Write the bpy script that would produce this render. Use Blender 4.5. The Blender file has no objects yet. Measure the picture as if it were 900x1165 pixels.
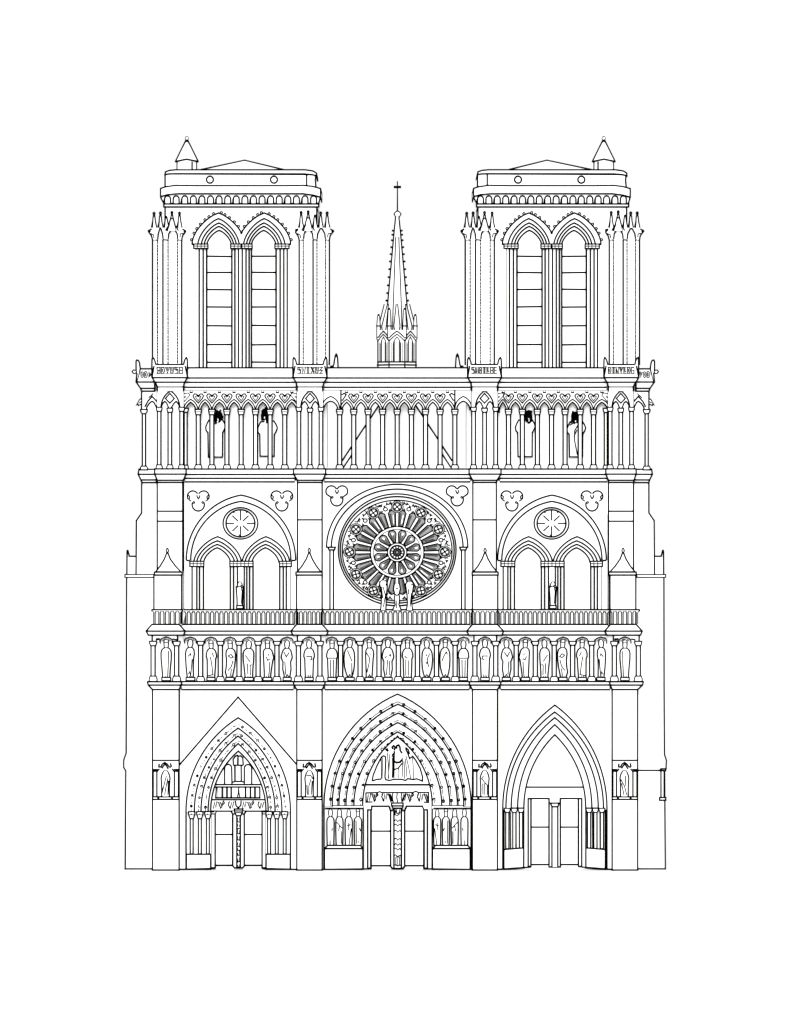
import bpy, math, random
from mathutils import Vector
from mathutils.geometry import tessellate_polygon
random.seed(7)
pi = math.pi
scene = bpy.context.scene

# ------------------------------------------------------------------ camera
D, S, ZC = 800.0, 13.4, 30.41          # distance to the facade, photo pixels per metre on it, eye height
cam_d = bpy.data.cameras.new('camera')
cam = bpy.data.objects.new('camera', cam_d)
scene.collection.objects.link(cam)
cam.location = (0, -D, ZC)
cam.rotation_euler = (math.radians(90), 0, 0)
cam_d.sensor_fit = 'VERTICAL'
cam_d.sensor_height = 24.0
cam_d.lens = 24.0 * D / (1165 / S)
cam_d.clip_start = 1.0
cam_d.clip_end = 20000
scene.camera = cam

# ------------------------------------------------------------------ sky and sun
EL, AZ = math.radians(9), math.radians(-1.5)
w = bpy.data.worlds.new('World'); scene.world = w; w.use_nodes = True
nt = w.node_tree; nt.nodes.clear()
out = nt.nodes.new('ShaderNodeOutputWorld'); bg = nt.nodes.new('ShaderNodeBackground')
sky = nt.nodes.new('ShaderNodeTexSky'); sky.sky_type = 'NISHITA'; sky.sun_disc = False
sky.sun_elevation = EL; sky.sun_rotation = pi - AZ
sky.air_density = 1.0; sky.dust_density = 4.0
hs = nt.nodes.new('ShaderNodeHueSaturation'); hs.inputs['Saturation'].default_value = 0.0
mx = nt.nodes.new('ShaderNodeMix'); mx.data_type = 'RGBA'
mx.inputs[0].default_value = 0.08
mx.inputs[6].default_value = (10.5, 10.5, 10.5, 1)      # the even white of a thin overcast
nt.links.new(sky.outputs[0], hs.inputs['Color'])
nt.links.new(hs.outputs[0], mx.inputs[7])
nt.links.new(mx.outputs[2], bg.inputs['Color'])
bg.inputs['Strength'].default_value = 0.1
nt.links.new(bg.outputs[0], out.inputs['Surface'])
sl = bpy.data.lights.new('sun', 'SUN'); sl.energy = 3.0; sl.angle = math.radians(12); sl.color = (1, 0.995, 0.985)
so = bpy.data.objects.new('sun', sl); scene.collection.objects.link(so)
d = Vector((math.sin(AZ) * math.cos(EL), -math.cos(AZ) * math.cos(EL), math.sin(EL)))
so.rotation_euler = d.to_track_quat('Z', 'Y').to_euler(); so.location = (-60, -120, 120)
scene.view_settings.view_transform = 'Standard'; scene.view_settings.look = 'None'
scene.view_settings.exposure = 0.1; scene.view_settings.gamma = 1.0
scene.view_settings.use_curve_mapping = False
scene.render.engine = 'CYCLES'
scene.cycles.diffuse_bounces = 6; scene.cycles.max_bounces = 8

# ------------------------------------------------------------------ materials
def mat(name, c, c2=None, scale=0.6, rough=0.9):
    m = bpy.data.materials.new(name); m.use_nodes = True
    n = m.node_tree; b = n.nodes['Principled BSDF']
    b.inputs['Roughness'].default_value = rough
    b.inputs['Specular IOR Level'].default_value = 0.0
    if c2 is None: c2 = c
    tc = n.nodes.new('ShaderNodeTexCoord'); no = n.nodes.new('ShaderNodeTexNoise')
    no.inputs['Scale'].default_value = scale; no.inputs['Detail'].default_value = 4
    r = n.nodes.new('ShaderNodeValToRGB')
    r.color_ramp.elements[0].color = (c, c, c, 1); r.color_ramp.elements[1].color = (c2, c2, c2, 1)
    n.links.new(tc.outputs['Object'], no.inputs['Vector']); n.links.new(no.outputs['Fac'], r.inputs['Fac'])
    n.links.new(r.outputs['Color'], b.inputs['Base Color'])
    return m
STONE = mat('white_stone', 0.90, 0.92)
INK = mat('ink_line', 0.0, 0.002)
GLASS = mat('grey_glass', 0.16, 0.30, 1.6)
DARK = mat('dark_glass_and_shade', 0.02, 0.10, 2.5)  # dark glass bits, painted shade on petals and in lantern openings
PALE = mat('pale_grey_line', 0.16, 0.22, 2.0)
GROUND = mat('white_paving', 0.90, 0.92, 0.05)
MATS = [STONE, INK, GLASS, DARK, PALE]
ST, IK, GL, DK, PL = range(5)

W = 0.14          # width of a drawn contour on the stone, metres
def P(px, py, Y):
    s = (D + Y) / D
    z = ZC + (582.5 - py) / S * s
    if py >= 984: z = max(0.0, (990 - py) / S)
    return Vector(((px - 450) / S * s, Y, max(z, 0.0)))

# ------------------------------------------------------------------ mesh builder
class M:
    def __init__(s): s.v = []; s.f = []; s.m = []
    def face(s, idx, mi): s.f.append(idx); s.m.append(mi)
    def add(s, pts): b = len(s.v); s.v += [tuple(p) for p in pts]; return b
    def slab(s, pts, Y0, Y1, holes=(), mi=ST, ink=False, back=False, w=W, closed=True):
        """polygon in photo coordinates at depth Y0, pulled straight back to Y1"""
        rings = [[P(x, y, Y0) for x, y in pts]] + [[P(x, y, Y0) for x, y in h] for h in holes]
        flat = [p for r in rings for p in r]
        tri = tessellate_polygon([[Vector((p.x, p.z, 0)) for p in r] for r in rings])
        n = len(flat)
        b = s.add(flat); c = s.add([Vector((p.x, Y1, p.z)) for p in flat])
        for t in tri:
            a0, a1, a2 = [flat[i] for i in t]
            cr = (a1.x - a0.x) * (a2.z - a0.z) - (a1.z - a0.z) * (a2.x - a0.x)
            t = tuple(t) if cr > 0 else tuple(reversed(t))
            s.face(tuple(b + i for i in t), mi)
            s.face(tuple(c + i for i in reversed(t)), mi)
        o = 0
        for r in rings:
            k = len(r)
            for i in range(k):
                j = (i + 1) % k
                s.face((b + o + i, b + o + j, c + o + j, c + o + i), mi)
            o += k
        if ink:
            s.line(pts, Y0, w=w, closed=closed)
            for h in holes: s.line(h, Y0, w=w, closed=True)
        if back:
            r = rings[0]
            rb = [Vector((p.x, Y1, p.z)) for p in r]
            k = len(r)
            for i in range(k):
                s.bar(rb[i], rb[(i + 1) % k], w)
                a = (r[i] - r[i - 1]); bb = (r[(i + 1) % k] - r[i])
                if a.length > 1e-6 and bb.length > 1e-6 and a.angle(bb) > 0.45: s.bar(r[i], rb[i], w)
        return s
    def line(s, pts, Y, w=W, closed=False, t=0.035, mi=IK, tb=0.03):
        q = [P(x, y, Y) for x, y in pts]
        for p in q: p.z = max(p.z, w * .5)
        r = [q[0]]
        for p in q[1:]:
            if (p - r[-1]).length > 1e-4: r.append(p)
        if closed and (r[0] - r[-1]).length < 1e-4: r.pop()
        n = len(r)
        if n < 2: return s
        L = []; R = []
        for i in range(n):
            a = r[i - 1] if (i > 0 or closed) else None
            c = r[(i + 1) % n] if (i < n - 1 or closed) else None
            d1 = (r[i] - a) if a is not None else None
            d2 = (c - r[i]) if c is not None else None
            if d1 is None: d1 = d2
            if d2 is None: d2 = d1
            n1 = Vector((-d1.z, 0, d1.x)).normalized(); n2 = Vector((-d2.z, 0, d2.x)).normalized()
            m = n1 + n2
            if m.length < 0.2: m = n1
            m = m.normalized()
            k = 1.0 / max(m.dot(n1), 0.45)
            L.append(r[i] + m * (w / 2 * k)); R.append(r[i] - m * (w / 2 * k))
        f = Vector((0, -t, 0)); g = Vector((0, tb, 0))
        b = s.add([p + f for p in L] + [p + f for p in R] + [p + g for p in L] + [p + g for p in R])
        for i in range(n if closed else n - 1):
            j = (i + 1) % n
            s.face((b + i, b + j, b + n + j, b + n + i)[::-1], mi)
            s.face((b + 2*n + i, b + 2*n + j, b + 3*n + j, b + 3*n + i), mi)
            s.face((b + i, b + j, b + 2*n + j, b + 2*n + i), mi)
            s.face((b + n + i, b + n + j, b + 3*n + j, b + 3*n + i)[::-1], mi)
        if not closed:
            s.face((b, b + n, b + 3*n, b + 2*n), mi)
            e = n - 1
            s.face((b + e, b + 2*n + e, b + 3*n + e, b + n + e), mi)
        return s
    def dash(s, pts, Y, w=W * 0.8, on=3.0, off=1.2, mi=IK):
        """broken line"""
        q = [Vector(p).to_3d() for p in pts]
        cur = []; left = on; draw = True
        for a, b in zip(q, q[1:]):
            L = (b - a).length; pos = 0
            if not cur and draw: cur = [a]
            while L - pos > left:
                pos += left
                p = a.lerp(b, pos / L)
                if draw:
                    cur.append(p); s.line([(c.x, c.y) for c in cur], Y, w=w, mi=mi); cur = []; left = off * random.uniform(.6, 1.4)
                else:
                    cur = [p]; left = on * random.uniform(.6, 1.4)
                draw = not draw
            left -= L - pos
            if draw: cur.append(b)
        if draw and len(cur) > 1: s.line([(c.x, c.y) for c in cur], Y, w=w, mi=mi)
        return s
    def bar(s, p, q, w=W, mi=IK):
        p = Vector(p); q = Vector(q); dd = q - p
        if dd.length < 1e-5: return s
        dd.normalize()
        u = dd.cross(Vector((0, 1, 0)))
        if u.length < 0.1: u = dd.cross(Vector((0, 0, 1)))
        u.normalize(); v = dd.cross(u).normalized()
        h = w / 2
        c = [(-h, -h), (h, -h), (h, h), (-h, h)]
        e = dd * (w * 0.3)
        b = s.add([p - e + u * a + v * k for a, k in c] + [q + e + u * a + v * k for a, k in c])
        for i in range(4):
            j = (i + 1) % 4
            s.face((b + i, b + j, b + 4 + j, b + 4 + i), mi)
        s.face((b + 3, b + 2, b + 1, b), mi); s.face((b + 4, b + 5, b + 6, b + 7), mi)
        return s
    def bars(s, pts, w=W, mi=IK):
        for a, b in zip(pts, pts[1:]): s.bar(a, b, w, mi)
        return s
    def dot(s, x, y, Y, r=0.6, mi=IK, n=6, t=0.04):
        return s.slab([(x + r * math.cos(2*pi*i/n), y + r * math.sin(2*pi*i/n)) for i in range(n)], Y - t, Y + 0.03, mi=mi)
    def lathe(s, cx, Yc, prof, n=16, mi=ST, edge=True, w=W, rings=()):
        """prof: (photo y, radius in photo px); contour bars left and right"""
        b0 = len(s.v)
        for y, r in prof:
            c = P(cx, y, Yc); R = r / S
            s.add([Vector((c.x + R * math.cos(2*pi*i/n), Yc + R * math.sin(2*pi*i/n), c.z)) for i in range(n)])
        for k in range(len(prof) - 1):
            for i in range(n):
                j = (i + 1) % n
                s.face((b0 + (k+1)*n + i, b0 + (k+1)*n + j, b0 + k*n + j, b0 + k*n + i), mi)
        s.face(tuple(b0 + i for i in range(n)), mi)
        s.face(tuple(b0 + (len(prof)-1)*n + i for i in reversed(range(n))), mi)
        if edge:
            for sg in (-1, 1):
                pp = []
                for y, r in prof:
                    c = P(cx, y, Yc); pp.append(c + Vector((sg * r / S, 0, 0)))
                s.bars(pp, w * 1.15)
        for y, r in rings:
            c = P(cx, y, Yc); R = r / S
            pp = [Vector((c.x + R * math.cos(2*pi*i/n), Yc + R * math.sin(2*pi*i/n), c.z)) for i in range(n + 1)]
            s.bars(pp, w)
        return s
    def rows(s, prof, Y1, w=W, lines=True, sides=True):
        """moulding: rows of (y, xl, xr, Y) from top to bottom, lofted; a contour at every row"""
        A = [P(xl, y, Y) for y, xl, xr, Y in prof]; B = [P(xr, y, Y) for y, xl, xr, Y in prof]
        Ab = [Vector((p.x, Y1, p.z)) for p in A]; Bb = [Vector((p.x, Y1, p.z)) for p in B]
        n = len(prof)
        b = s.add(A + B + Ab + Bb)
        for i in range(n - 1):
            s.face((b + i + 1, b + n + i + 1, b + n + i, b + i), ST)
            s.face((b + i, b + 2*n + i, b + 2*n + i + 1, b + i + 1), ST)
            s.face((b + n + i + 1, b + 3*n + i + 1, b + 3*n + i, b + n + i), ST)
        s.face((b, b + n, b + 3*n, b + 2*n), ST)
        e = n - 1
        s.face((b + e, b + 2*n + e, b + 3*n + e, b + n + e), ST)
        s.face(tuple([b + 2*n + i for i in range(n)] + [b + 3*n + i for i in reversed(range(n))]), ST)
        if lines:
            for p, q in zip(A, B): s.bar(p, q, w)
        if sides:
            s.bars(A, w); s.bars(B, w)
        return s
    def build(s, name, parent=None, origin=None):
        me = bpy.data.meshes.new(name)
        o = Vector(origin) if origin is not None else Vector((0, 0, 0))
        me.from_pydata([tuple(Vector(v) - o) for v in s.v], [], s.f)
        used = sorted(set(s.m)); mp = {u: i for i, u in enumerate(used)}
        for u in used: me.materials.append(MATS[u])
        me.polygons.foreach_set('material_index', [mp[x] for x in s.m])
        me.update()
        ob = bpy.data.objects.new(name, me); scene.collection.objects.link(ob)
        ob.location = o
        if parent is not None: ob.parent = parent
        return ob

def tag(o, label=None, cat=None, group=None, kind=None):
    for k, v in (('label', label), ('category', cat), ('group', group), ('kind', kind)):
        if v: o[k] = v
    return o
def empty(name, loc):
    o = bpy.data.objects.new(name, None); scene.collection.objects.link(o); o.location = loc; return o

def arc(xl, xr, ys, ya, n=12):
    a = (xr - xl) / 2; h = ys - ya; xm = (xl + xr) / 2
    hh = max(h, a * 1.12); k = h / hh
    R = (a * a + hh * hh) / (2 * a); th = math.asin(min(1, hh / R))
    L = [(xl + R - R * math.cos(th * i / n), ys - k * R * math.sin(th * i / n)) for i in range(n + 1)]
    return L + [(2 * xm - x, y) for x, y in reversed(L[:-1])]
def legs(xl, xr, ys, ya, yb, n=12): return [(xl, yb)] + arc(xl, xr, ys, ya, n) + [(xr, yb)]
def arcp(xl, xr, ys, ya, n=12):   # broad arch with a sharp tip
    a = (xr - xl) / 2; h = ys - ya; xm = (xl + xr) / 2
    L = [(xm - a * u, ys - h * (1 - u ** 1.28) ** 0.57) for u in [math.cos(pi / 2 * i / n) ** .8 if i < n else 0 for i in range(n + 1)]]
    return L + [(2 * xm - x, y) for x, y in reversed(L[:-1])]
def legsp(xl, xr, ys, ya, yb, n=12): return [(xl, yb)] + arcp(xl, xr, ys, ya, n) + [(xr, yb)]
def ell(cx, cy, rx, ry, n=40, a0=0, a1=360):
    full = abs(a1 - a0) >= 360
    m = n if full else n + 1
    return [(cx + rx * math.cos(math.radians(a0 + (a1 - a0) * i / n)), cy - ry * math.sin(math.radians(a0 + (a1 - a0) * i / n))) for i in range(m)]
def rect(x0, y0, x1, y1): return [(x0, y0), (x1, y0), (x1, y1), (x0, y1)]
def hcap(x, y, r, n=6):   # little round arch top
    return [(x + r * math.cos(pi - pi * i / n), y - r * math.sin(pi * i / n)) for i in range(n + 1)]

# ------------------------------------------------------------------ ground
g = M(); s_ = 9000.0
b = g.add([(-s_, -1200, -0.004), (s_, -1200, -0.004), (s_, s_, -0.004), (-s_, s_, -0.004)]); g.face((b, b+1, b+2, b+3), ST)
gr = g.build('ground'); gr.data.materials.clear(); gr.data.materials.append(GROUND); tag(gr, kind='structure')

# ------------------------------------------------------------------ the cathedral
CATH = empty('cathedral', (0, 0, 0))
tag(CATH, 'white twin-towered gothic cathedral front with rose window and three pointed portals, drawn in black contours', 'cathedral')

PIERS = [
 dict(low=(173.5, 203.8), gal=(174.2, 201.0), led=(167.7, 206.9), bal=(172.8, 203.8), mid=(175.1, 206.7), up=(178.9, 207.9), cols=(181.1, 193.3, 206.7), l3=(176, 211.7), pul=(172.8, 213.3), apx=190.4, gab=(175.6, 207.3)),
 dict(low=(337.7, 366.5), gal=(339.5, 364.0), led=(333.6, 370.1), bal=(337.5, 366.5), mid=(337.5, 366.5), up=(338.5, 366.5), cols=(340.1, 352.7, 365.2), l3=(334, 370.5), pul=(333.2, 372.1), apx=351.9, gab=(336.7, 366.6)),
 dict(low=(537.5, 565.9), gal=(540.3, 564.0), led=(533.6, 570.1), bal=(537.5, 566.0), mid=(537.5, 566.3), up=(538.0, 564.7), cols=(538.8, 551.3, 563.9), l3=(533.7, 570), pul=(531.9, 570.5), apx=551.9, gab=(537.2, 566.8)),
 dict(low=(696.5, 725.5), gal=(698.9, 726.2), led=(693.4, 732.0), bal=(694.5, 723.8), mid=(694.0, 723.4), up=(692.3, 720.8), cols=(694.2, 706.3, 718.5), l3=(689.3, 723.8), pul=(687, 726.6), apx=708.9, gab=(692.6, 723.9)),
]
BAYS = [(203.8, 337.7), (366.5, 537.5), (565.9, 696.5)]

# core masses behind everything (real body of the building)
m = M()
m.slab(rect(176, 418.5, 724, 444.5), 2.4, 13.5)
m.slab(rect(176, 444.5, 372, 533.5), 2.4, 13.5)
m.slab(rect(531, 444.5, 724, 533.5), 2.4, 13.5)
m.slab(rect(176, 533.5, 724, 990), 2.4, 13.5, back=True)
m.slab(rect(186, 560, 714, 990), 13.5, 60, back=True)
m.build('core_wall', CATH)

# side blocks (aisle buttresses), left and right
def side_block(left):
    m = M()
    X = (lambda x: x) if left else (lambda x: 899.5 - x)
    def pts(l): 
        l = [(X(x), y) for x, y in l]
        return l if left else l[::-1]
    # big lower block
    low = [(176, 654), (144.2, 654), (144, 780)] + ([(143.6, 857), (140.9, 864.7), (140.9, 873), (143.2, 877)] if left else [(143.6, 858.3), (141.4, 865), (141.8, 874.7), (143.4, 876)]) + [(142.6, 990), (176, 990)]
    P_ = pts(low)
    m.slab(P_, 1.2, 13.0, back=True)
    m.line([(X(x), y) for x, y in low[1:-1]], 1.2)
    m.line([(X(142.6), 990), (X(176), 990)], 1.2)
    m.rows([(653.6, min(X(142.2), X(175)), max(X(142.2), X(175)), 1.0), (656.8, min(X(142.2), X(175)), max(X(142.2), X(175)), 1.0)], 13.0, w=W * .75)
    # upper block with the pinnacle on its shoulder
    m.slab(pts([(154.8, 633), (147, 633), (144.6, 633), (144.4, 654), (154.8, 654)]), 1.4, 8)
    m.line([(X(154.8), 632.9), (X(147), 632.9)], 1.4); m.line([(X(144.4), 654), (X(144.6), 627.5), (X(145), 626.2), (X(145.6), 626.4), (X(147.2), 632.9)], 1.4)
    m.slab(pts([(144.5, 633.5), (144.6, 627), (145.6, 626.4), (147.2, 633.5)]), 1.4, 1.8)
    up = [(178, 546), (161.3, 546), (161.3, 583.5), (155.3, 592.4), (154.8, 654), (178, 654)]
    m.slab(pts(up), 1.4, 12, back=True); m.line([(X(x), y) for x, y in up[1:5]], 1.4)
    o = m.build('side_buttress', CATH)
    # colonnette let into the outer corner (right side shows it)
    if not left:
        c = M()
        c.slab(rect(752, 876, 755.6, 908), 0.9, 1.2, ink=True)
        c.slab([(750.4, 876.4), (752, 874.6), (757.7, 874.6), (757.2, 876.8)], 0.8, 1.25, ink=True)
        c.slab(rect(750.4, 907.4, 757.4, 910.4), 0.8, 1.25, ink=True)
        c.line([(725.6, 876.4), (751, 876.4)], 1.2)
        c.build('corner_column', o)
    # gallery corner: moulding, small arch, column and parapet
    a = M()
    def xs(p, q): return (min(X(p), X(q)), max(X(p), X(q)))
    a.rows([(533.8, *xs(158.2, 178), 0.6), (539.6, *xs(157.3, 178), 0.5), (546, *xs(160.4, 178), 0.7), (549, *xs(161.3, 178), 0.9)], 9)
    a.slab(rect(*[xs(161.2, 179)[0], 445, xs(161.2, 179)[1], 466]), 1.0, 9)
    a.slab(rect(xs(168, 179)[0], 466, xs(168, 179)[1], 534), 1.3, 9)
    a.line([(X(161.2), 444), (X(161.2), 466)], 1.0)
    a.line([(X(166.5), 466)] + [(X(167.2), 463), (X(170), 458.8), (X(172.8), 456.6), (X(175), 457.6), (X(178.4), 464)], 1.0)
    a.line([(X(164.8), 463), (X(168.2), 456.5), (X(173.2), 451), (X(178.6), 457)], 1.0)
    a.line([(X(169), 452.5), (X(174.6), 447.6)], 1.0, w=W * .7)
    # gargoyle stub
    a.slab(pts([(161.2, 453), (158.6, 455), (155.2, 460.8), (157, 459.6), (157.4, 461.4), (161.2, 459.4)]), 0.9, 1.3, ink=True, w=W * .8)
    a.line([(X(161.2), 456.6), (X(158), 458.6)], 0.9, w=W * .7)
    # parapet
    a.rows([(419.6, *xs(156.4, 176), 0.5), (434.6, *xs(154.9, 176), 0.4), (441.8, *xs(160, 176), 0.7), (445, *xs(161, 176), 0.9)], 9)
    hn = [(156.2, 434), (154.9, 420), (154.9, 411), (155.8, 409.6), (157.5, 410.2), (158.7, 413), (159.6, 419.4)]
    a.slab(pts(hn), 0.4, 1.0, ink=True, closed=True)
    a.slab(pts([(155, 421.4), (151.8, 421), (150.4, 422.9), (152, 424.8), (155, 424.6)]), 0.4, 0.8, ink=True, w=W * .8)
    a.build('corner_parapet', o)
    c = M(); column(c, X(163.8), 466, 534.4, 3.4, 7.6, 8, 4.6, 4, 0.4, 4)
    c.build('corner_column', o)
    t = M()
    glyphs(t, 'OD>' if left else 'VOD', *xs(159.6, 172.6), 422.6, 429.6, 0.38, w=0.075)
    t.build('parapet_tracery', o)
    return o

def column(m, x, yt, yb, sw, cw, bw, ch, bh, Y, dbl=0, w=W):
    """slender column with moulded capital and base"""
    h = sw / 2; d = sw / S / 2
    b0 = len(m.v)
    pr = [(-h, 0), (-h * .6, -d * .8), (0, -d), (h * .6, -d * .8), (h, 0), (h * .6, d * .8), (0, d), (-h * .6, d * .8)]
    for y in (yt + ch - .5, yb - bh + .5):
        m.add([P(x, y, Y) + Vector((a / S, c, 0)) for a, c in pr])
    for i in range(8):
        j = (i + 1) % 8
        m.face((b0 + i, b0 + 8 + i, b0 + 8 + j, b0 + j)[::-1], ST)
    for sg in (-1, 1): m.line([(x + sg * h, yt + ch), (x + sg * h, yb - bh)], Y, w=w, t=d * .85)
    if 0: m.line([(x + h * .35, yt + ch), (x + h * .35, yb - bh)], Y - d, w=w * .55, mi=PL)
    c = cw / 2
    m.slab([(x - c, yt), (x - c, yt + ch * .4), (x - h * 1.2, yt + ch), (x + h * 1.2, yt + ch), (x + c, yt + ch * .4), (x + c, yt)][::-1], Y - d - .08, Y + d + .08, ink=True, w=w * .9)
    if ch > 5: m.line([(x - c, yt + ch * .45), (x + c, yt + ch * .45)], Y - d - .08, w=w * .55)
    k = bw / 2
    m.slab([(x - k, yb), (x - k, yb - bh * .5), (x - k * .75, yb - bh), (x + k * .75, yb - bh), (x + k, yb - bh * .5), (x + k, yb)], Y - d - .08, Y + d + .08, ink=True, w=w * .8)

GLY = {
 'O': [[(.5, 0), (.15, .15), (.1, .5), (.15, .85), (.5, 1), (.85, .85), (.9, .5), (.85, .15), (.5, 0)], [(.5, .3), (.5, .7)]],
 'D': [[(.1, 0), (.1, 1), (.6, 1), (.9, .7), (.9, .3), (.6, 0), (.1, 0)], [(.4, .25), (.45, .75)]],
 '>': [[(.1, 0), (.9, .5), (.1, 1)], [(.1, .3), (.5, .5), (.1, .75)]],
 'V': [[(.05, 0), (.5, 1), (.95, 0)], [(.4, 0), (.6, .55)]],
 'B': [[(.1, 0), (.1, 1), (.8, 1), (.9, .75), (.8, .5), (.1, .5)], [(.8, .5), (.9, .25), (.8, 0), (.1, 0)]],
 'R': [[(.9, 0), (.3, 0), (.1, .25), (.3, .5), (.9, .5)], [(.1, 1), (.6, .5)], [(.9, 0), (.9, 1), (.1, 1)]],
 'U': [[(.1, 0), (.1, .8), (.4, 1), (.8, .85), (.9, 0)], [(.45, 0), (.5, .7)]],
 'I': [[(.3, 0), (.3, 1), (.7, 1), (.7, 0), (.3, 0)]],
 'S': [[(.9, 0), (.1, .1), (.1, .4), (.85, .55), (.85, .9), (.1, 1)], [(.4, .25), (.9, .4)]],
 'W': [[(.05, 0), (.25, 1), (.5, .2), (.75, 1), (.95, 0)]],
 'X': [[(.1, 0), (.9, 1)], [(.9, 0), (.1, 1)], [(.3, 0), (.95, .8)]],
 'Z': [[(.1, 0), (.9, 0), (.1, .5), (.9, .5), (.1, 1), (.9, 1)]],
 'M': [[(.05, 1), (.05, 0), (.5, .9), (.95, 0), (.95, 1)], [(.35, .1), (.35, .9)]],
 'T': [[(.05, 0), (.95, 0)], [(.35, 0), (.35, 1), (.7, 1), (.7, 0)]],
 'L': [[(.15, 0), (.15, 1), (.9, 1)], [(.5, 0), (.5, .7), (.9, .7)]],
 'N': [[(.1, 1), (.1, 0), (.9, 1), (.9, 0)], [(.1, 0), (.5, 1)]],
 'G': [[(.9, .1), (.2, 0), (.1, .5), (.2, 1), (.9, 1), (.9, .5), (.4, .5)]],
 'E': [[(.9, 0), (.1, 0), (.1, 1), (.9, 1)], [(.1, .5), (.9, .5)]],
}
def glyphs(m, text, x0, x1, y0, y1, Y, w=0.085):
    k = (x1 - x0) / len(text)
    if len(text) > 3:
        m.line([(x0, y0 - .2), (x1, y0 - .2)], Y, w=w * .5); m.line([(x0, y1 + .2), (x1, y1 + .2)], Y, w=w * .5)
    for i, ch in enumerate(text):
        for st in GLY[ch]:
            m.line([(x0 + k * (i + .06 + .88 * u), y0 + (y1 - y0) * v) for u, v in st], Y, w=w)

SIDES = [side_block(True), side_block(False)]

# ------------------------------------------------------------------ piers
TEXT = ['RDVUSB', 'SWIXUZ', 'SMOTLBE', 'DTNVLDG']
BUTT = []
def niche_arch(m, x, w_, yt, Y, sc=1.0):
    """trefoiled hood over a statue"""
    m.line([(x - w_, yt + 7), (x - w_, yt + 3.4), (x - w_ * .75, yt + 1)] + [(x, yt - .4)] + [(x + w_ * .75, yt + 1), (x + w_, yt + 3.4), (x + w_, yt + 7)], Y, w=W * .82)
    m.line([(x - w_ * .75, yt + 4.4), (x - w_ * .35, yt + 2.4), (x + w_ * .1, yt + 2.2)], Y, w=W * .45)
    m.line([(x + w_ * .75, yt + 4), (x + w_ * .4, yt + 2.2)], Y, w=W * .45)
    m.line([(x - w_ * 1.15, yt + 5), (x - w_ * 1.1, yt + 1.2)], Y, w=W * .6, mi=PL)

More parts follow.
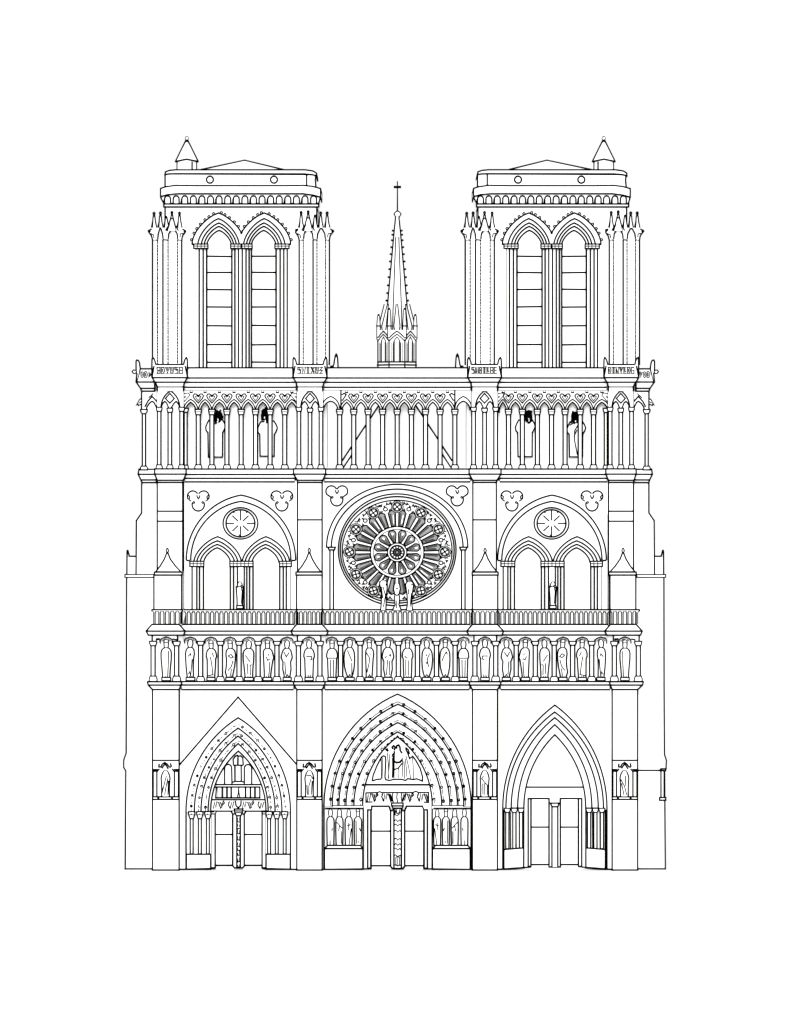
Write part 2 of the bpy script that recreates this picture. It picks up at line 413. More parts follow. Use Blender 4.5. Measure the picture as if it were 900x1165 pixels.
for i, p in enumerate(PIERS):
    m = M()
    x0, x1 = p['low']
    m.slab(rect(x0, 784, x1, 990), -1.4, 2.4); m.line([(x0, 784), (x0, 990), (x1, 990), (x1, 784)], -1.4)
    if i in (0, 2): m.line([(x1 + .9, 784), (x1 + .9, 866)], -1.39, w=W * .5, mi=PL)
    g0, g1 = p['gal']
    m.slab(rect(g0 - 1, 722, g1 + 1, 776), -0.9, 2.4)
    x0, x1 = p['mid']
    m.slab(rect(x0, 653, x1, 711), -1.4, 2.4); m.line([(x0, 654), (x0, 710)], -1.4); m.line([(x1, 654), (x1, 710)], -1.4)
    if i in (0,): m.line([(x1 + 2.6, 548), (x1 + 2.6, 694)], 0.0, w=W * .55)
    if i == 3: m.line([(x0 - 2.4, 585), (x0 - 2.4, 694)], 0.0, w=W * .55)
    x0, x1 = p['up']
    m.slab(rect(x0, 547, x1, 652), -1.0, 2.4); m.line([(x0, 547), (x0, 650)], -1.0); m.line([(x1, 547), (x1, 650)], -1.0)
    if i in (0, 3):
        m.line([(x0, 581.6), (x1, 581.6)], -1.0); m.line([(x0, 593), (x1, 593)], -1.0)
    else: m.line([(x0, 591.4), (x1, 591.4)], -1.0)
    a, c = p['cols'][0] - 2, p['cols'][2] + 2
    m.slab(rect(a, 444, c, 534), -0.55, 2.4)
    o = m.build('buttress', CATH); BUTT.append(o)
    # little gabled cap
    m = M(); a, c = p['gab']; ax = p['apx']
    cv = [(a + 1.4, 650.6), (a + (ax - a) * .45, 644), (ax - 3.4, 636), (ax - .6, 628.8), (ax + .6, 628.8), (ax + 3.4, 636), (c - (c - ax) * .45, 644), (c - 1.4, 650.6)]
    m.slab(cv, -1.45, -0.9, ink=True)
    m.slab([(ax - .5, 629), (ax - 1.4, 626.4), (ax - .8, 624.4), (ax, 623.6), (ax + .8, 624.4), (ax + 1.4, 626.4), (ax + .5, 629)], -1.35, -1.1, ink=True, w=W * .8)
    m.rows([(650.8, a, c, -1.6), (654.2, a, c, -1.6)], -0.8)
    m.build('gable_cap', o)
    # mouldings
    m = M(); a, c = p['led']
    m.rows([(775.6, a, c, -1.9), (779.4, a + .9, c - .9, -1.8), (784.5, p['low'][0], p['low'][1], -1.45)], 0.5); m.build('moulding', o); m = M()
    a, c = p['bal']
    m.rows([(710.4, a, c, -1.7), (718, a - 6.6, c + 7, -2.0), (722.6, a - 4, c + 5, -1.8)], 0.5)
    m.build('moulding', o); m = M(); a, c = p['l3']
    m.rows([(533.4, a, c, -1.5), (539.4, a, c, -1.5), (546.4, p['up'][0], p['up'][1] + .6, -1.1), (549, p['up'][0], p['up'][1], -1.02)], 0.5)
    m.build('moulding', o)
    # balcony parapet at tower foot
    a, c = p['pul']
    m = M()
    m.rows([(414.6, a + 2.8, c - 3, -1.8), (429.6, a + .2, c + .2, -1.9), (434.8, a + 3.6, c - 3.2, -1.6), (440, p['cols'][0] - 2, p['cols'][2] + 2, -1.2), (444.6, p['cols'][0] - 2, p['cols'][2] + 2, -1.2)], 1.0, lines=False, sides=True)
    for y, u, v, Y in [(414.6, a + 2.8, c - 3, -1.8), (429.6, a, c, -1.92), (434.8, a + 3.6, c - 3.2, -1.62), (440, p['cols'][0] - 2, p['cols'][2] + 2, -1.2)]:
        m.line([(u, y), (v, y)], Y)
    for sg, bx in ((1, a), (-1, c)):
        hn = [(bx, 429), (bx, 420), (bx + sg * .2, 409), (bx + sg * .9, 406.8), (bx + sg * 2.2, 407.6), (bx + sg * 3.6, 411), (bx + sg * 4.3, 415)]
        m.slab(hn if sg > 0 else hn[::-1], -1.88, -1.3)
        m.line(hn, -1.88)
    m.build('balcony_parapet', o)
    m = M(); glyphs(m, TEXT[i], *[(177.6, 208.6), (338, 368), (536, 566), (691.4, 722)][i], 417.8, 424.8, -1.9)
    m.build('parapet_tracery', o)
    # pier columns and the large blind arch over them
    c0, c1, c2 = p['cols']
    m = M()
    m.line([(c0 - 2, 444), (c0 - 2, 534)], -0.55); m.line([(c2 + 2, 444), (c2 + 2, 534)], -0.55)
    m.line(arc(c0 + 2.2, c2 - 2.2, 463.4, 444.6, 8), -0.75); m.line(arc(c0 + 5, c2 - 5, 458, 447.6, 8), -0.55, w=W * .8)
    q = [(c1, 458.6), (c1 - 5, 453.4), (c1, 447.6), (c1 + 5, 453.4)]
    m.line(q, -0.75, closed=True, w=W * .9)
    m.line([(c0 + 2, 463), (c0 + 4.4, 458.6), (c0 + 6.4, 456.6), (c0 + 8.6, 458.6), (c1 - 1.4, 464)], -0.75, w=W * .9)
    m.line([(c2 - 2, 463), (c2 - 4.4, 458.6), (c2 - 6.4, 456.6), (c2 - 8.6, 458.6), (c1 + 1.4, 464)], -0.75, w=W * .9)
    m.slab([(c0 - 2, 463.4)] + arc(c0 + 2, c1 - 2, 465, 457.4, 5) + arc(c1 + 2, c2 - 2, 465, 457.4, 5) + [(c2 + 2, 463.4), (c2 + 2, 444.6), (c0 - 2, 444.6)], -0.73, -0.5)
    m.build('blind_arch', o)
    for cx in p['cols']:
        m = M(); column(m, cx, 463.3 if cx != c1 else 464.4, 533.4, 4.0, 6.4, 7, 4.6, 4.6, -1.0, 0)
        m.build('column', o)
    # statue niche low on the pier
    x0, x1 = p['low']; cx = (x0 + x1) / 2 - (.5 if i else 0)
    m = M()
    L = lambda pts, w=W: m.line(pts, -1.4, w=w)
    L([(x0, 865), (x1, 865)]); L([(x0, 876.4 - .9), (x0 + 6, 875.5)]); L([(x0, 877.4), (x0 + 5, 877.4)]); L([(x1 - 6, 875.5), (x1, 875.5)]); L([(x1 - 5, 877.4), (x1, 877.4)])
    L([(x0 + 5, 906.5), (x0 + 5, 878), (x0 + 8, 874.5)]); L([(x1 - 5.4, 906.5), (x1 - 5.4, 878), (x1 - 8, 874.5)])
    L([(x0 + 1.2, 877.6), (x0 + 1.2, 906.4)], W * .6); L([(x1 - 1.2, 877.6), (x1 - 1.2, 906.4)], W * .6)
    L([(x0, 906.5), (x1, 906.5)]); L([(x0, 909.5), (x1, 909.5)])
    L([(x0 + 6.6, 906.5), (x0 + 6.6, 909.5)], W * 1.4); L([(x1 - 8, 906.5), (x1 - 8, 909.5)], W * 1.4)
    L([(x0 + 7.2, 873.4), (x0 + 7.6, 868.6)], W * 1.1); L([(x0 + 7.2, 872.6), (x0 + 9.6, 872.6), (x0 + 11, 869.4), (x0 + 14, 867.4), (x0 + 17, 869.4), (x0 + 19, 872.4), (x0 + 21.4, 873)], W)
    L([(x0 + 10.6, 874.4), (x0 + 13, 870.6), (x0 + 14.4, 869.4), (x0 + 16, 871.4), (x0 + 18, 875)], W); L([(x0 + 20.4, 868.2), (x0 + 21.6, 872.6)], W * 1.1)
    m.build('niche', o)

# ------------------------------------------------------------------ bay walls at the ground floor, with portal openings
PORT = [
 dict(sp=922.9, orders=[(211.6, 330.5, 816.5), (221.1, 320.8, 828.3), (228.7, 313, 837.3), (236.8, 305.2, 845.9), (239.7, 302.6, 854.4)], bay=0),
 dict(sp=916.7, orders=[(368.6, 536.0, 789.6), (378.0, 527.6, 801.1), (385.6, 520.4, 811.2), (393.6, 511.8, 822.0), (402.6, 502.6, 832.6), (412.6, 491.8, 838.2)], bay=1),
 dict(sp=919.4, orders=[(572.0, 690.6, 802.1), (575.6, 686.6, 810.0), (581.6, 680.7, 816.4), (588.9, 673.4, 824.4), (596.0, 666.4, 835.8)], bay=2),
]
for k, q in enumerate(PORT):
    x0, x1 = BAYS[q['bay']]
    a, c, ya = q['orders'][0]
    op = legs(a, c, q['sp'], ya, 990, 16)
    m = M()
    m.slab([(x0, 784), (x0, 990)] + op + [(x1, 990), (x1, 784)], 0.0, 2.4)
    m.line([(x0, 990), (a, 990)], 0.0); m.line([(c, 990), (x1, 990)], 0.0)
    m.line(op, 0.0)
    m.build('wall', CATH)

def archi(parent, orders, sp, yb, Y0, dY, marks=None, name='archivolt', n=16):
    """stepped orders of a pointed arch, each a band of its own"""
    for k in range(len(orders) - 1):
        a, c, ya = orders[k]; a2, c2, y2 = orders[k + 1]
        Y = Y0 + dY * (k + 1)
        o1 = legs(a - .5, c + .5, sp, ya - .5, yb, n); o2 = legs(a2, c2, sp, y2, yb, n)
        m = M(); m.slab(o1 + o2[::-1], Y, Y + 1.2 if dY > .2 else Y + .5)
        m.line(o2, Y)
        if marks and a2 - a > 5: marks(m, k, arc(a, c, sp, ya, 40), arc(a2, c2, sp, y2, 40), Y)
        m.build(name, parent)

def carve(ox, oy, n, Y, dashed=True, dbl=False):
    """small carved figures strung along an order"""
    def f(m, k, A, B, YY):
        pl = [((ax * (1 - ox) + bx * ox), (ay * (1 - oy) + by * oy)) for (ax, ay), (bx, by) in zip(A, B)]
        if dbl and k < 4:
            m.line(pl, YY, w=W * .6) if k == 0 else m.dash(pl, YY, on=9, off=2.4, w=W * .55)
        elif dashed: m.dash(pl, YY, on=2.6, off=2.4, w=W * .55)
        L = len(pl); cnt = max(8, n - 2 * k)
        for j in range(cnt):
            q_ = int((j + .5) * L / cnt); x, y = pl[q_]
            if math.dist(A[q_], B[q_]) < 6.0 and abs(x - pl[L // 2][0]) < 26 and k >= 3: continue
            a = random.uniform(0, 6.28); r = random.uniform(1.15, 1.5) if dbl else random.uniform(1.0, 1.35)
            z_ = (j * 7 + k * 3) % 5
            if z_ < (4 if dbl else 2):
                m.line([(x + r * math.cos(a + 2*pi*i/6), y + r * 1.1 * math.sin(a + 2*pi*i/6)) for i in range(6)], YY, closed=True, w=W * .65)
            elif z_ == 3: m.dot(x, y, YY, r * .75); m.line([(x, y), (x + 1.9 * math.cos(a), y + 1.9 * math.sin(a))], YY, w=W * .6)
            else: m.line([(x - 1.4, y + 1.2), (x - 1, y - 1.2), (x + 1, y - 1.2), (x + .5, y + .4), (x + 1.5, y + 1.4)], YY, w=W * .65)
    return f

def frieze(m, x0, x1, y0, y1, Y, n, w=W * .5):
    """row of tiny carved figures"""
    k = (x1 - x0) / n
    for i in range(n):
        a = x0 + k * i; r = random.uniform
        st = [[(a, y1), (a + k * .2, y0 + r(.3, 1.5)), (a + k * .55, y1 - r(.3, 2)), (a + k * .8, y0 + r(0, 1))],
              [(a + k * .1, y0 + .5), (a + k * .7, y1 - .3), (a + k, y1 - r(1, 3)), (a + k * .6, y0 + 1)],
              [(a + k * .1, y0 + r(1, 2)), (a + k * .4, y0), (a + k * .6, y0 + 2), (a + k * .2, y0 + 4), (a + k * .1, y0 + r(1, 2))],
              [(a + k * .8, y0), (a + k * .5, y0 + 4), (a + k * .95, y1)]][i % 4]
        m.line(st, Y, w=w)
        if i % 2: m.dot(a + k * .5, y0 + 1.4, Y, .6)

def door(parent, x0, x1, y0, ym, y1, Y, pts=None):
    m = M()
    m.slab(pts or rect(x0, y0, x1, y1), Y, Y + .25, ink=True)
    m.line([(x0, ym), (x1, ym)], Y)
    return m.build('door', parent)

# ---- left portal
P1 = M()
# steep gable standing proud of the wall
P1.line([(203.9, 870.6), (270.9, 793.1), (337.4, 869.7)], 0.0, w=W * 1.05)
P1.slab(legs(239.4, 302.8, 922.9, 854.4, 990), 1.5, 2.3)
port1 = P1.build('portal', CATH)
archi(port1, PORT[0]['orders'], 922.9, 924, 0.0, 0.25, carve(.62, .62, 20, 0), n=20)
for a, c, u, v in ((211.4, 240, 211.6, 244), (302.4, 330.7, 298, 330.5)):   # jamb walls behind the columns
    m = M(); m.slab(rect(a, 924, c, 990), 0.7, 2.3); m.line([(u, 923.4), (v, 923.4)], 0.69); m.build('jamb', port1)
for a, c in ((212.1, 239.7), (302.8, 330.2)):
    m = M(); m.slab(rect(a, 971.9, c, 989), 0.0, 0.8, ink=True); m.build('plinth', port1)
for cx in (218.1, 227.4, 236.5, 306.2, 314.9, 323.9):
    m = M(); column(m, cx, 923.4, 972, 3.1, 7, 3.2, 8, .6, 0.45)
    m.dot(cx - .4, 926, 0.2, .7); m.build('column', port1)
for a, c in ((239.9, 244.8), (298.2, 302.6)):
    m = M(); m.slab(rect(a, 923.2, c, 987.8), 0.8, 1.6); m.line([(a, 925), (a, 987.6), (c, 987.6), (c, 926)], 0.8)
    m.slab([(a - .2, 922.6), (c + 1.4, 922.6), (c + .2, 926), (a + .4, 926)][::-1], 0.75, 1.5, ink=True, w=W * .8)
    m.build('door_post', port1)
door(port1, 244.8, 264.6, 922.9, 949.4, 985, 1.3); door(port1, 277.9, 298.2, 922.9, 949.4, 985, 1.3)
m = M()   # trumeau
m.slab([(264.9, 922.9), (264.9, 985), (267, 987.8), (276, 987.8), (277.9, 985), (277.9, 922.9)], 0.9, 1.4); m.line([(264.9, 925.5), (264.9, 985.6), (267, 987.8), (276, 987.8), (277.9, 985.6), (277.9, 925.5)], 0.9)
m.line([(262.6, 922.9), (264.9, 926), (266.8, 926.4)], 0.9); m.line([(280.2, 922.9), (277.9, 926), (276, 926.4)], 0.9)
m.slab(rect(269.4, 928, 273.5, 987), 0.6, 0.9, ink=True)
for y in (935, 942, 948.6, 956, 963, 968, 973.4, 980.4):
    m.line([(269.4, y), (271, y + random.uniform(-.8, .8)), (273.5, y + .3)], 0.6, w=W * .75)
m.dash([(270.4, 930), (270.6, 986)], 0.6, on=5, off=3, w=W * .6); m.dash([(272.6, 930), (272.5, 986)], 0.6, on=4, off=3, w=W * .6)
m.slab([(266.6, 920.4), (276.4, 920.4), (275.8, 924.4), (274, 928), (269, 928), (267, 924.4)][::-1], 0.5, 1.0, ink=True)
m.line([(266.8, 922.6), (276.2, 922.6)], 0.5, w=W * .8); m.line([(267, 924.6), (275.8, 924.6)], 0.5, w=W * .8)
m.build('trumeau', port1)
m = M()   # tympanum with its two registers
Y = 1.42
m.slab(legs(240.4, 302, 922.9, 855, 923.2), Y, 1.6)
L = lambda pts, w=W, **k: m.line(pts, Y, w=w, **k)
L([(244.4, 892.6), (297.8, 892.6)]); L([(244.6, 895.4), (296, 895.4)]); L([(240.8, 909.8), (301.8, 909.8)]); L([(240.2, 922.9), (302.2, 922.9)])
L([(246.4, 895.4), (245.4, 907.6), (295.6, 907.6), (295.6, 895.4)])
for x in (252.9, 258.4, 263.1, 279.4, 285, 290): L([(x, 895.6), (x, 907.5)], W * 1.15)
for x in (248, 253.9, 257.4, 291): L([(x, 896), (x, 907.5)], W * .6, mi=PL)
L([(271.6, 896), (271.2, 902), (270, 907.4)], W * .8); L([(271.6, 896), (271.9, 902), (273, 907.4)], W * .8)
L([(255.6, 892.4), (255.6, 874)] + hcap(259.6, 873.6, 4) + [(263.6, 874), (264, 892.4)])
L([(278, 892.4), (278, 874.6)] + hcap(282.2, 874, 4.2) + [(286.4, 874.6), (286.4, 892.4)])
L([(267.1, 870.6), (267.3, 889)]); L([(274.4, 870.6), (274.6, 889)]); L([(268, 871), (268, 889)], W * .6, mi=PL)
L([(264, 890), (268, 889), (275, 889), (278, 890)])
L([(265.6, 870.6), (265.3, 864), (267.6, 860.6), (270.4, 859.4), (271, 862)]); L([(270.8, 860.4), (273.6, 860), (276.2, 862), (276.8, 870.6)]); L([(265.3, 870.6), (277, 870.6)]); L([(270.8, 862), (270.6, 870)], W * 1.2)
frieze(m, 243, 267, 911.6, 920, Y, 5, W * .8); frieze(m, 276, 301, 911.6, 920, Y, 5, W * .8)
L([(268, 911), (268.4, 916), (271, 919.4), (274, 916), (274.4, 911)])
m.build('tympanum', port1)

# ---- central portal
Pm = M(); Pm.slab(legs(412.2, 492.2, 916.7, 838.2, 990), 1.75, 2.35)
port2 = Pm.build('portal', CATH)
archi(port2, PORT[1]['orders'], 916.7, 918, 0.0, 0.25, carve(.76, .76, 20, 0, dbl=True), n=20)
m = M(); m.slab(rect(368.2, 918, 413, 990), 0.9, 2.3); m.slab(rect(491.6, 918, 536.4, 990), 0.9, 2.3)
for a, c in ((368.4, 413.4), (491.6, 536.4)):
    m.line([(a, 916.9), (c, 916.9)], 0.3); 
    m.slab(rect(a, 917.2, c, 919.8), 0.25, 1.0); m.line([(a + 1.4, 919.6), (c, 919.6)], 0.25)
m.line([(413.3, 917), (413.3, 989)], 0.6); m.line([(491.7, 917), (491.7, 989)], 0.6)
m.build('jamb', port2)
for a, c in ((369.3, 412.7), (492.2, 534.9)):
    m = M(); m.slab(rect(a, 965.6, c, 989.6), 0.0, 0.9, ink=True)
    m.rows([(961.8, a + 3.4, c - 2.4, 0.2), (965.4, a, c, 0.0)], 0.9); m.build('plinth', port2)
for a, c in ((418.4, 422.2), (482.2, 486.2)):
    m = M(); m.slab(rect(a, 921.4, c, 988.4), 1.0, 1.75, ink=True, w=W * 1.1); m.line([((a + c) / 2 + (.8 if a < 450 else -.8), 923), ((a + c) / 2 + (.8 if a < 450 else -.8), 988)], 1.0, w=W * .6, mi=PL)
    m.build('door_post', port2)
door(port2, 422.3, 444.4, 917.4, 945.6, 985.6, 1.5, [(422.3, 985.6), (444.4, 985.6), (444.4, 923), (442.6, 917.4), (422.9, 917.4), (422.9, 921), (422.3, 921.6)])
door(port2, 460.4, 482.2, 917.4, 945.6, 985.6, 1.5, [(460.4, 985.6), (482.2, 985.6), (482.2, 921.4), (480.6, 917.4), (462.6, 917.4), (460.4, 923)])
m = M()
ol = [(444.4, 922.6), (444.4, 986), (446.4, 988.6), (458.4, 988.6), (460.4, 986), (460.4, 922.6), (456.8, 924.4), (456.8, 919), (448.2, 919), (448.2, 924.4)]
m.slab(ol, 0.9, 1.6); m.line(ol[:6], 0.9, w=W * 1.1)
m.line([(442.8, 917.4), (444.6, 922.8), (448, 921)], 0.9); m.line([(462.2, 917.4), (460.2, 922.8), (457, 921)], 0.9)
m.slab(rect(448.2, 919.6, 456.7, 988.4), 0.7, 0.95, ink=True, w=W * 1.1)
for y in (925, 934, 939, 946, 955, 961, 966.4, 974, 985): m.line([(448.6, y + random.uniform(-1, 1)), (450.4, y - 1.6), (452.6, y + .8), (454.4, y - 1.2), (456.4, y + random.uniform(-1, 1))], 0.7, w=W * .65)
m.line([(450, 921), (449.6, 927), (452, 928), (454.6, 926), (454.4, 921)], 0.7, w=W * .65); m.line([(451.4, 921), (451.4, 926)], 0.7, w=W * .65)
m.line([(450.4, 975), (450.4, 985), (454.6, 985), (454.6, 975), (450.4, 975)], 0.7, w=W * .65); m.line([(452.5, 976), (452.5, 984)], 0.7, w=W * .6)
m.slab(rect(445.6, 913.6, 458.6, 916.8), 0.6, 1.5, ink=True)
m.slab([(446.2, 916.8), (447, 920), (457.6, 920), (458.4, 916.8)], 0.7, 1.4, ink=True, w=W * .8)
m.build('trumeau', port2)
m = M(); Y = 1.65
m.slab(legs(413, 491.4, 916.7, 839, 917), Y, 1.8)
L([(414.8, 892.8), (490.4, 892.8)], W * 1.2); L([(422, 917.2), (443, 917.2)]); L([(462, 917.2), (481, 917.2)])
L([(423.4, 888.6), (424.6, 882), (429, 871), (434, 861.4), (436.4, 859.8), (438.6, 861), (438.9, 866), (438, 884), (438.8, 887), (443, 888), (448, 886.6), (457, 886.6), (461.4, 888), (464, 885.8), (470, 887), (474, 886), (480.6, 888.6), (480.8, 884), (478, 874), (473, 865), (469.6, 860.4), (466, 863), (464, 857), (461.6, 852.6)], W)
L([(423.4, 888.6), (429, 886.6), (434, 886.4)], W)
for a, y0, c, y1 in ((433.6, 862, 433.6, 886), (435, 862, 434.8, 886), (440.6, 856, 442.6, 886), (443.4, 858, 441.8, 886), (446.4, 862, 446.2, 885), (448.2, 857, 448.4, 885), (447.4, 860, 447.2, 885), (458, 862, 457.6, 884), (459.6, 866, 460.4, 886), (462, 860, 467.4, 886), (461, 863, 463, 884), (469.4, 862, 470.4, 886), (453.6, 874, 453.6, 885)):
    L([(a, y0), ((a + c) / 2 + .3, (y0 + y1) / 2), (c, y1)], W * .6)
L([(448.4, 866), (451, 867.6), (455, 867.2), (457.6, 864)], W * 1.3); L([(448.4, 875.6), (453, 874), (457.8, 868)], W * .9)
L([(447, 852.4), (446.2, 850), (448, 848.4), (449.6, 850.4), (448.6, 853.6)], W * 1.2); L([(451.2, 852), (451.4, 848.4), (453.6, 847.6), (455, 850), (455.4, 854), (457.6, 857)], W * 1.2)
L([(448.6, 854), (448.4, 866)], W); L([(438.6, 853.6), (440.4, 852.6), (441.6, 855)], W * 1.4); L([(461.6, 852.6), (462, 851), (464.4, 853), (466, 858)], W)
L([(449.6, 856), (447, 858), (446, 861)], W)
ft = [(416.4, 901.4), (487.6, 901.4), (487.6, 913), (462, 913)]
L([(416.4, 902), (430, 901.6), (432, 900.6), (434, 901.6), (470, 901.6), (473, 900.2), (476, 901.6), (487.6, 901.6), (487.6, 913), (482, 912.6)], W * .9); L([(416.4, 901.6), (416.4, 912.6), (424, 912.4)], W * .9)
frieze(m, 418, 446, 902.4, 912, Y, 6, W * .9); frieze(m, 458, 487, 902.4, 912, Y, 6, W * .9)
for x in (447, 452, 457): L([(x, 902), (x - .6, 907), (x + .4, 912.6)], W * .8)
L([(443, 903), (446, 912)], W * .8); L([(461, 903), (458.4, 912)], W * .8)
m.build('tympanum', port2)

# ---- right portal
Pm = M(); Pm.slab(legs(595.8, 666.6, 919.4, 835.8, 990), 1.5, 2.3)
port3 = Pm.build('portal', CATH)
archi(port3, PORT[2]['orders'], 919.4, 921, 0.0, 0.25, None, n=20)
for a, c, u, v, e, xs_ in ((571.8, 596.4, 573.2, 596, 573.3, (577.4, 580.6, 584.2, 587, 591.6, 594.4)), (666, 690.8, 666.4, 688.8, 688.7, (670, 674, 676.4, 679, 682.6, 685.6))):
    m = M(); m.slab(rect(a, 920, c, 990), 0.7, 2.3)
    m.line([(u, 919.4), (v, 919.4)], 0.68, tb=.1); m.line([(e, 919.4), (e, 965.6)], 0.68)
    k_ = 595.8 if a < 600 else 666.6; m.line([(k_, 919), (k_, 988)], 0.68)
    for x in xs_: m.line([(x, 924), (x + .3, 966)], 0.68, w=W * .8)
    m.build('jamb', port3)
for pts in ([(573.3, 966.5), (573.3, 989.4), (595.8, 987.4), (595.8, 964.6)], [(666.6, 964.6), (666.6, 987.4), (688.7, 989.4), (688.7, 966.5)]):
    m = M(); m.slab(pts, 0.1, 0.8, ink=True); m.build('plinth', port3)
for k, cx in enumerate((577.2, 585.2, 592.8, 670.2, 677.4, 684.8)):
    m = M(); column(m, cx, 919.6, 966, 3.4, 6.6, 3.5, 4.6, .6, 0.35, w=W * .9); m.build('column', port3)
for a, c in ((601, 604), (658.2, 661.8)):
    m = M(); m.slab(rect(a, 908.6, c, 986.2), 1.0, 1.6, ink=True); m.build('door_post', port3)
door(port3, 604.2, 624.6, 908.5, 941, 984.3, 1.4); door(port3, 637.4, 658, 908.5, 941, 984.3, 1.4)
m = M()
m.slab(rect(624.7, 915, 637.6, 986.8), 1.0, 1.55); m.line([(624.7, 909), (624.7, 986.8), (637.6, 986.8), (637.6, 909)], 1.0)
m.slab(rect(628, 917, 634.6, 986.6), 0.8, 1.0); m.line([(628, 917), (628, 986.6)], 0.8); m.line([(634.6, 917), (634.6, 986.6)], 0.8)
m.slab([(626.6, 913.7), (627.2, 916), (628.4, 917.8), (634.4, 917.8), (635.4, 916), (635.9, 913.7)], 0.7, 1.2, ink=True)
m.build('trumeau', port3)
m = M(); m.slab(legs(596.4, 666, 919.4, 836.4, 984), 1.42, 1.6); m.line([(596, 895.5), (666.4, 895.5)], 1.4); m.line([(601, 908.5), (624.7, 908.5)], 1.4); m.line([(637.4, 908.5), (661.8, 908.5)], 1.4)
m.build('tympanum', port3)
m = M()   # thresholds: paving joint along the foot of each portal
for l in ([(203.8, 990.1), (244.8, 987.9)], [(297.6, 987.9), (337.7, 990.1)], [(366.6, 990), (421.6, 988.4)], [(482, 988.4), (537.4, 990)], [(566, 990.2), (604, 986.4)], [(661.6, 986.4), (696.4, 990)]):
    m.line(l, -0.02, w=W)
for l in ([(244.8, 985.2), (264.8, 985.2)], [(278, 985.2), (298.2, 985.2)]): m.line(l, 1.28)
m.build('threshold', CATH)

# ------------------------------------------------------------------ mouldings between the piers
def mould(xa, xb, prof, Y1=0.6, name='moulding'):
    m = M(); m.rows([(y, xa, xb, Y) for y, Y in prof], Y1, sides=False); return m.build(name, CATH)
for i, (xa, xb) in enumerate(BAYS):
    la, lb = PIERS[i]['led'][1], PIERS[i + 1]['led'][0]
    mould(la, lb, [(775.4, -0.5), (779.3, -0.45), (784.6, -0.06)])
    la, lb = PIERS[i]['bal'][1] + 5, PIERS[i + 1]['bal'][0] - 5
    mould(la - 2, lb + 2, [(710.4, -0.55), (718, -0.6), (722.4, -0.45)])
    la, lb = PIERS[i]['l3'][1] - 1, PIERS[i + 1]['l3'][0] + 1
    mould(la, lb, [(533.6, -0.5), (539.8, -0.45), (544.2, -0.3), (548.2, -0.06)])
    la, lb = PIERS[i]['pul'][1] - 3, PIERS[i + 1]['pul'][0] + 3
    mould(la, lb, [(418.4, -0.3), (430, -0.3), (435, -0.25), (440.6, -0.15), (444.4, -0.1)], 2.4)

# ------------------------------------------------------------------ gallery of kings
KCOL = [[228.3, 250.7, 272, 293.7, 315.1], [387.5, 409.7, 431.2, 453.2, 474.9, 496.6, 517.8], [587.3, 609, 630.5, 651.5, 673.2]]
KST = [[216.7, 240, 261.7, 283.2, 304.2, 326.8], [377.8, 398.2, 420, 441.4, 463.7, 485.4, 506.8, 527.3], [576.1, 597.8, 619.3, 640.5, 662.5, 683.7]]
for i, (xa, xb) in enumerate(BAYS):
    m = M()
    m.slab(rect(PIERS[i]['gal'][1], 722.4, PIERS[i+1]['gal'][0], 776), 0.25, 2.4)
    # hood band over the niches
    gx = sorted([PIERS[i]['gal'][1] + 2] + [c for c in KCOL[i]] + [PIERS[i+1]['gal'][0] - 2])
    pts = []
    for a, c in zip(gx, gx[1:]):
        pts += [(a + 3.6, 730)] + [(a + 3.6, 727.6)] + ell((a + c) / 2, 728.4, (c - a) / 2 - 3.6, 4.0, 6, 180, 0)[1:-1] + [(c - 3.6, 727.6), (c - 3.6, 730)]
    m.slab([(gx[0], 722.6), (gx[0], 730)] + pts + [(gx[-1], 730), (gx[-1], 722.6)], -0.35, 0.25)
    for x in KST[i]: niche_arch(m, x, 6.6 if i != 1 else 6.2, 725.2, -0.35)
    o = m.build('statue_gallery', CATH)
    for c in KCOL[i]:
        k = M(); column(k, c, 729.6, 775.2, 4.6, 7.6, 8.8, 4.4, 5.4, -0.2, 1); k.build('column', o)
for i, p in enumerate(PIERS):
    a, c = p['gal']; x = {0: 189.1, 1: 351.7, 2: 551.8, 3: 711}[i]
    m = M()
    m.slab([(a, 722.6), (a, 730), (x - 7.6, 730), (x - 7.6, 728)] + ell(x, 728.6, 7, 4.2, 6, 180, 0)[1:-1] + [(x + 7.6, 728), (x + 7.6, 730), (c, 730), (c, 722.6)], -1.5, -0.9)
    niche_arch(m, x, 6.8, 725.2, -1.5); m.line([(a - 1, 722.6), (a - 1, 730)], -1.5); m.line([(c + 1, 722.6), (c + 1, 730)], -1.5)
    if i in (0, 3): m.line([(x - 12, 727.4), (x - 7, 727)], -1.5, w=W * 1.4); m.line([(x + 7, 727), (x + 12, 727.8)], -1.5, w=W)
    m.build('statue_niche', BUTT[i])
    for cx in (a, c):
        k = M(); column(k, cx, 729.6, 775.2, 4.6, 8, 9, 5, 6, -1.35, 1); k.build('column', BUTT[i])

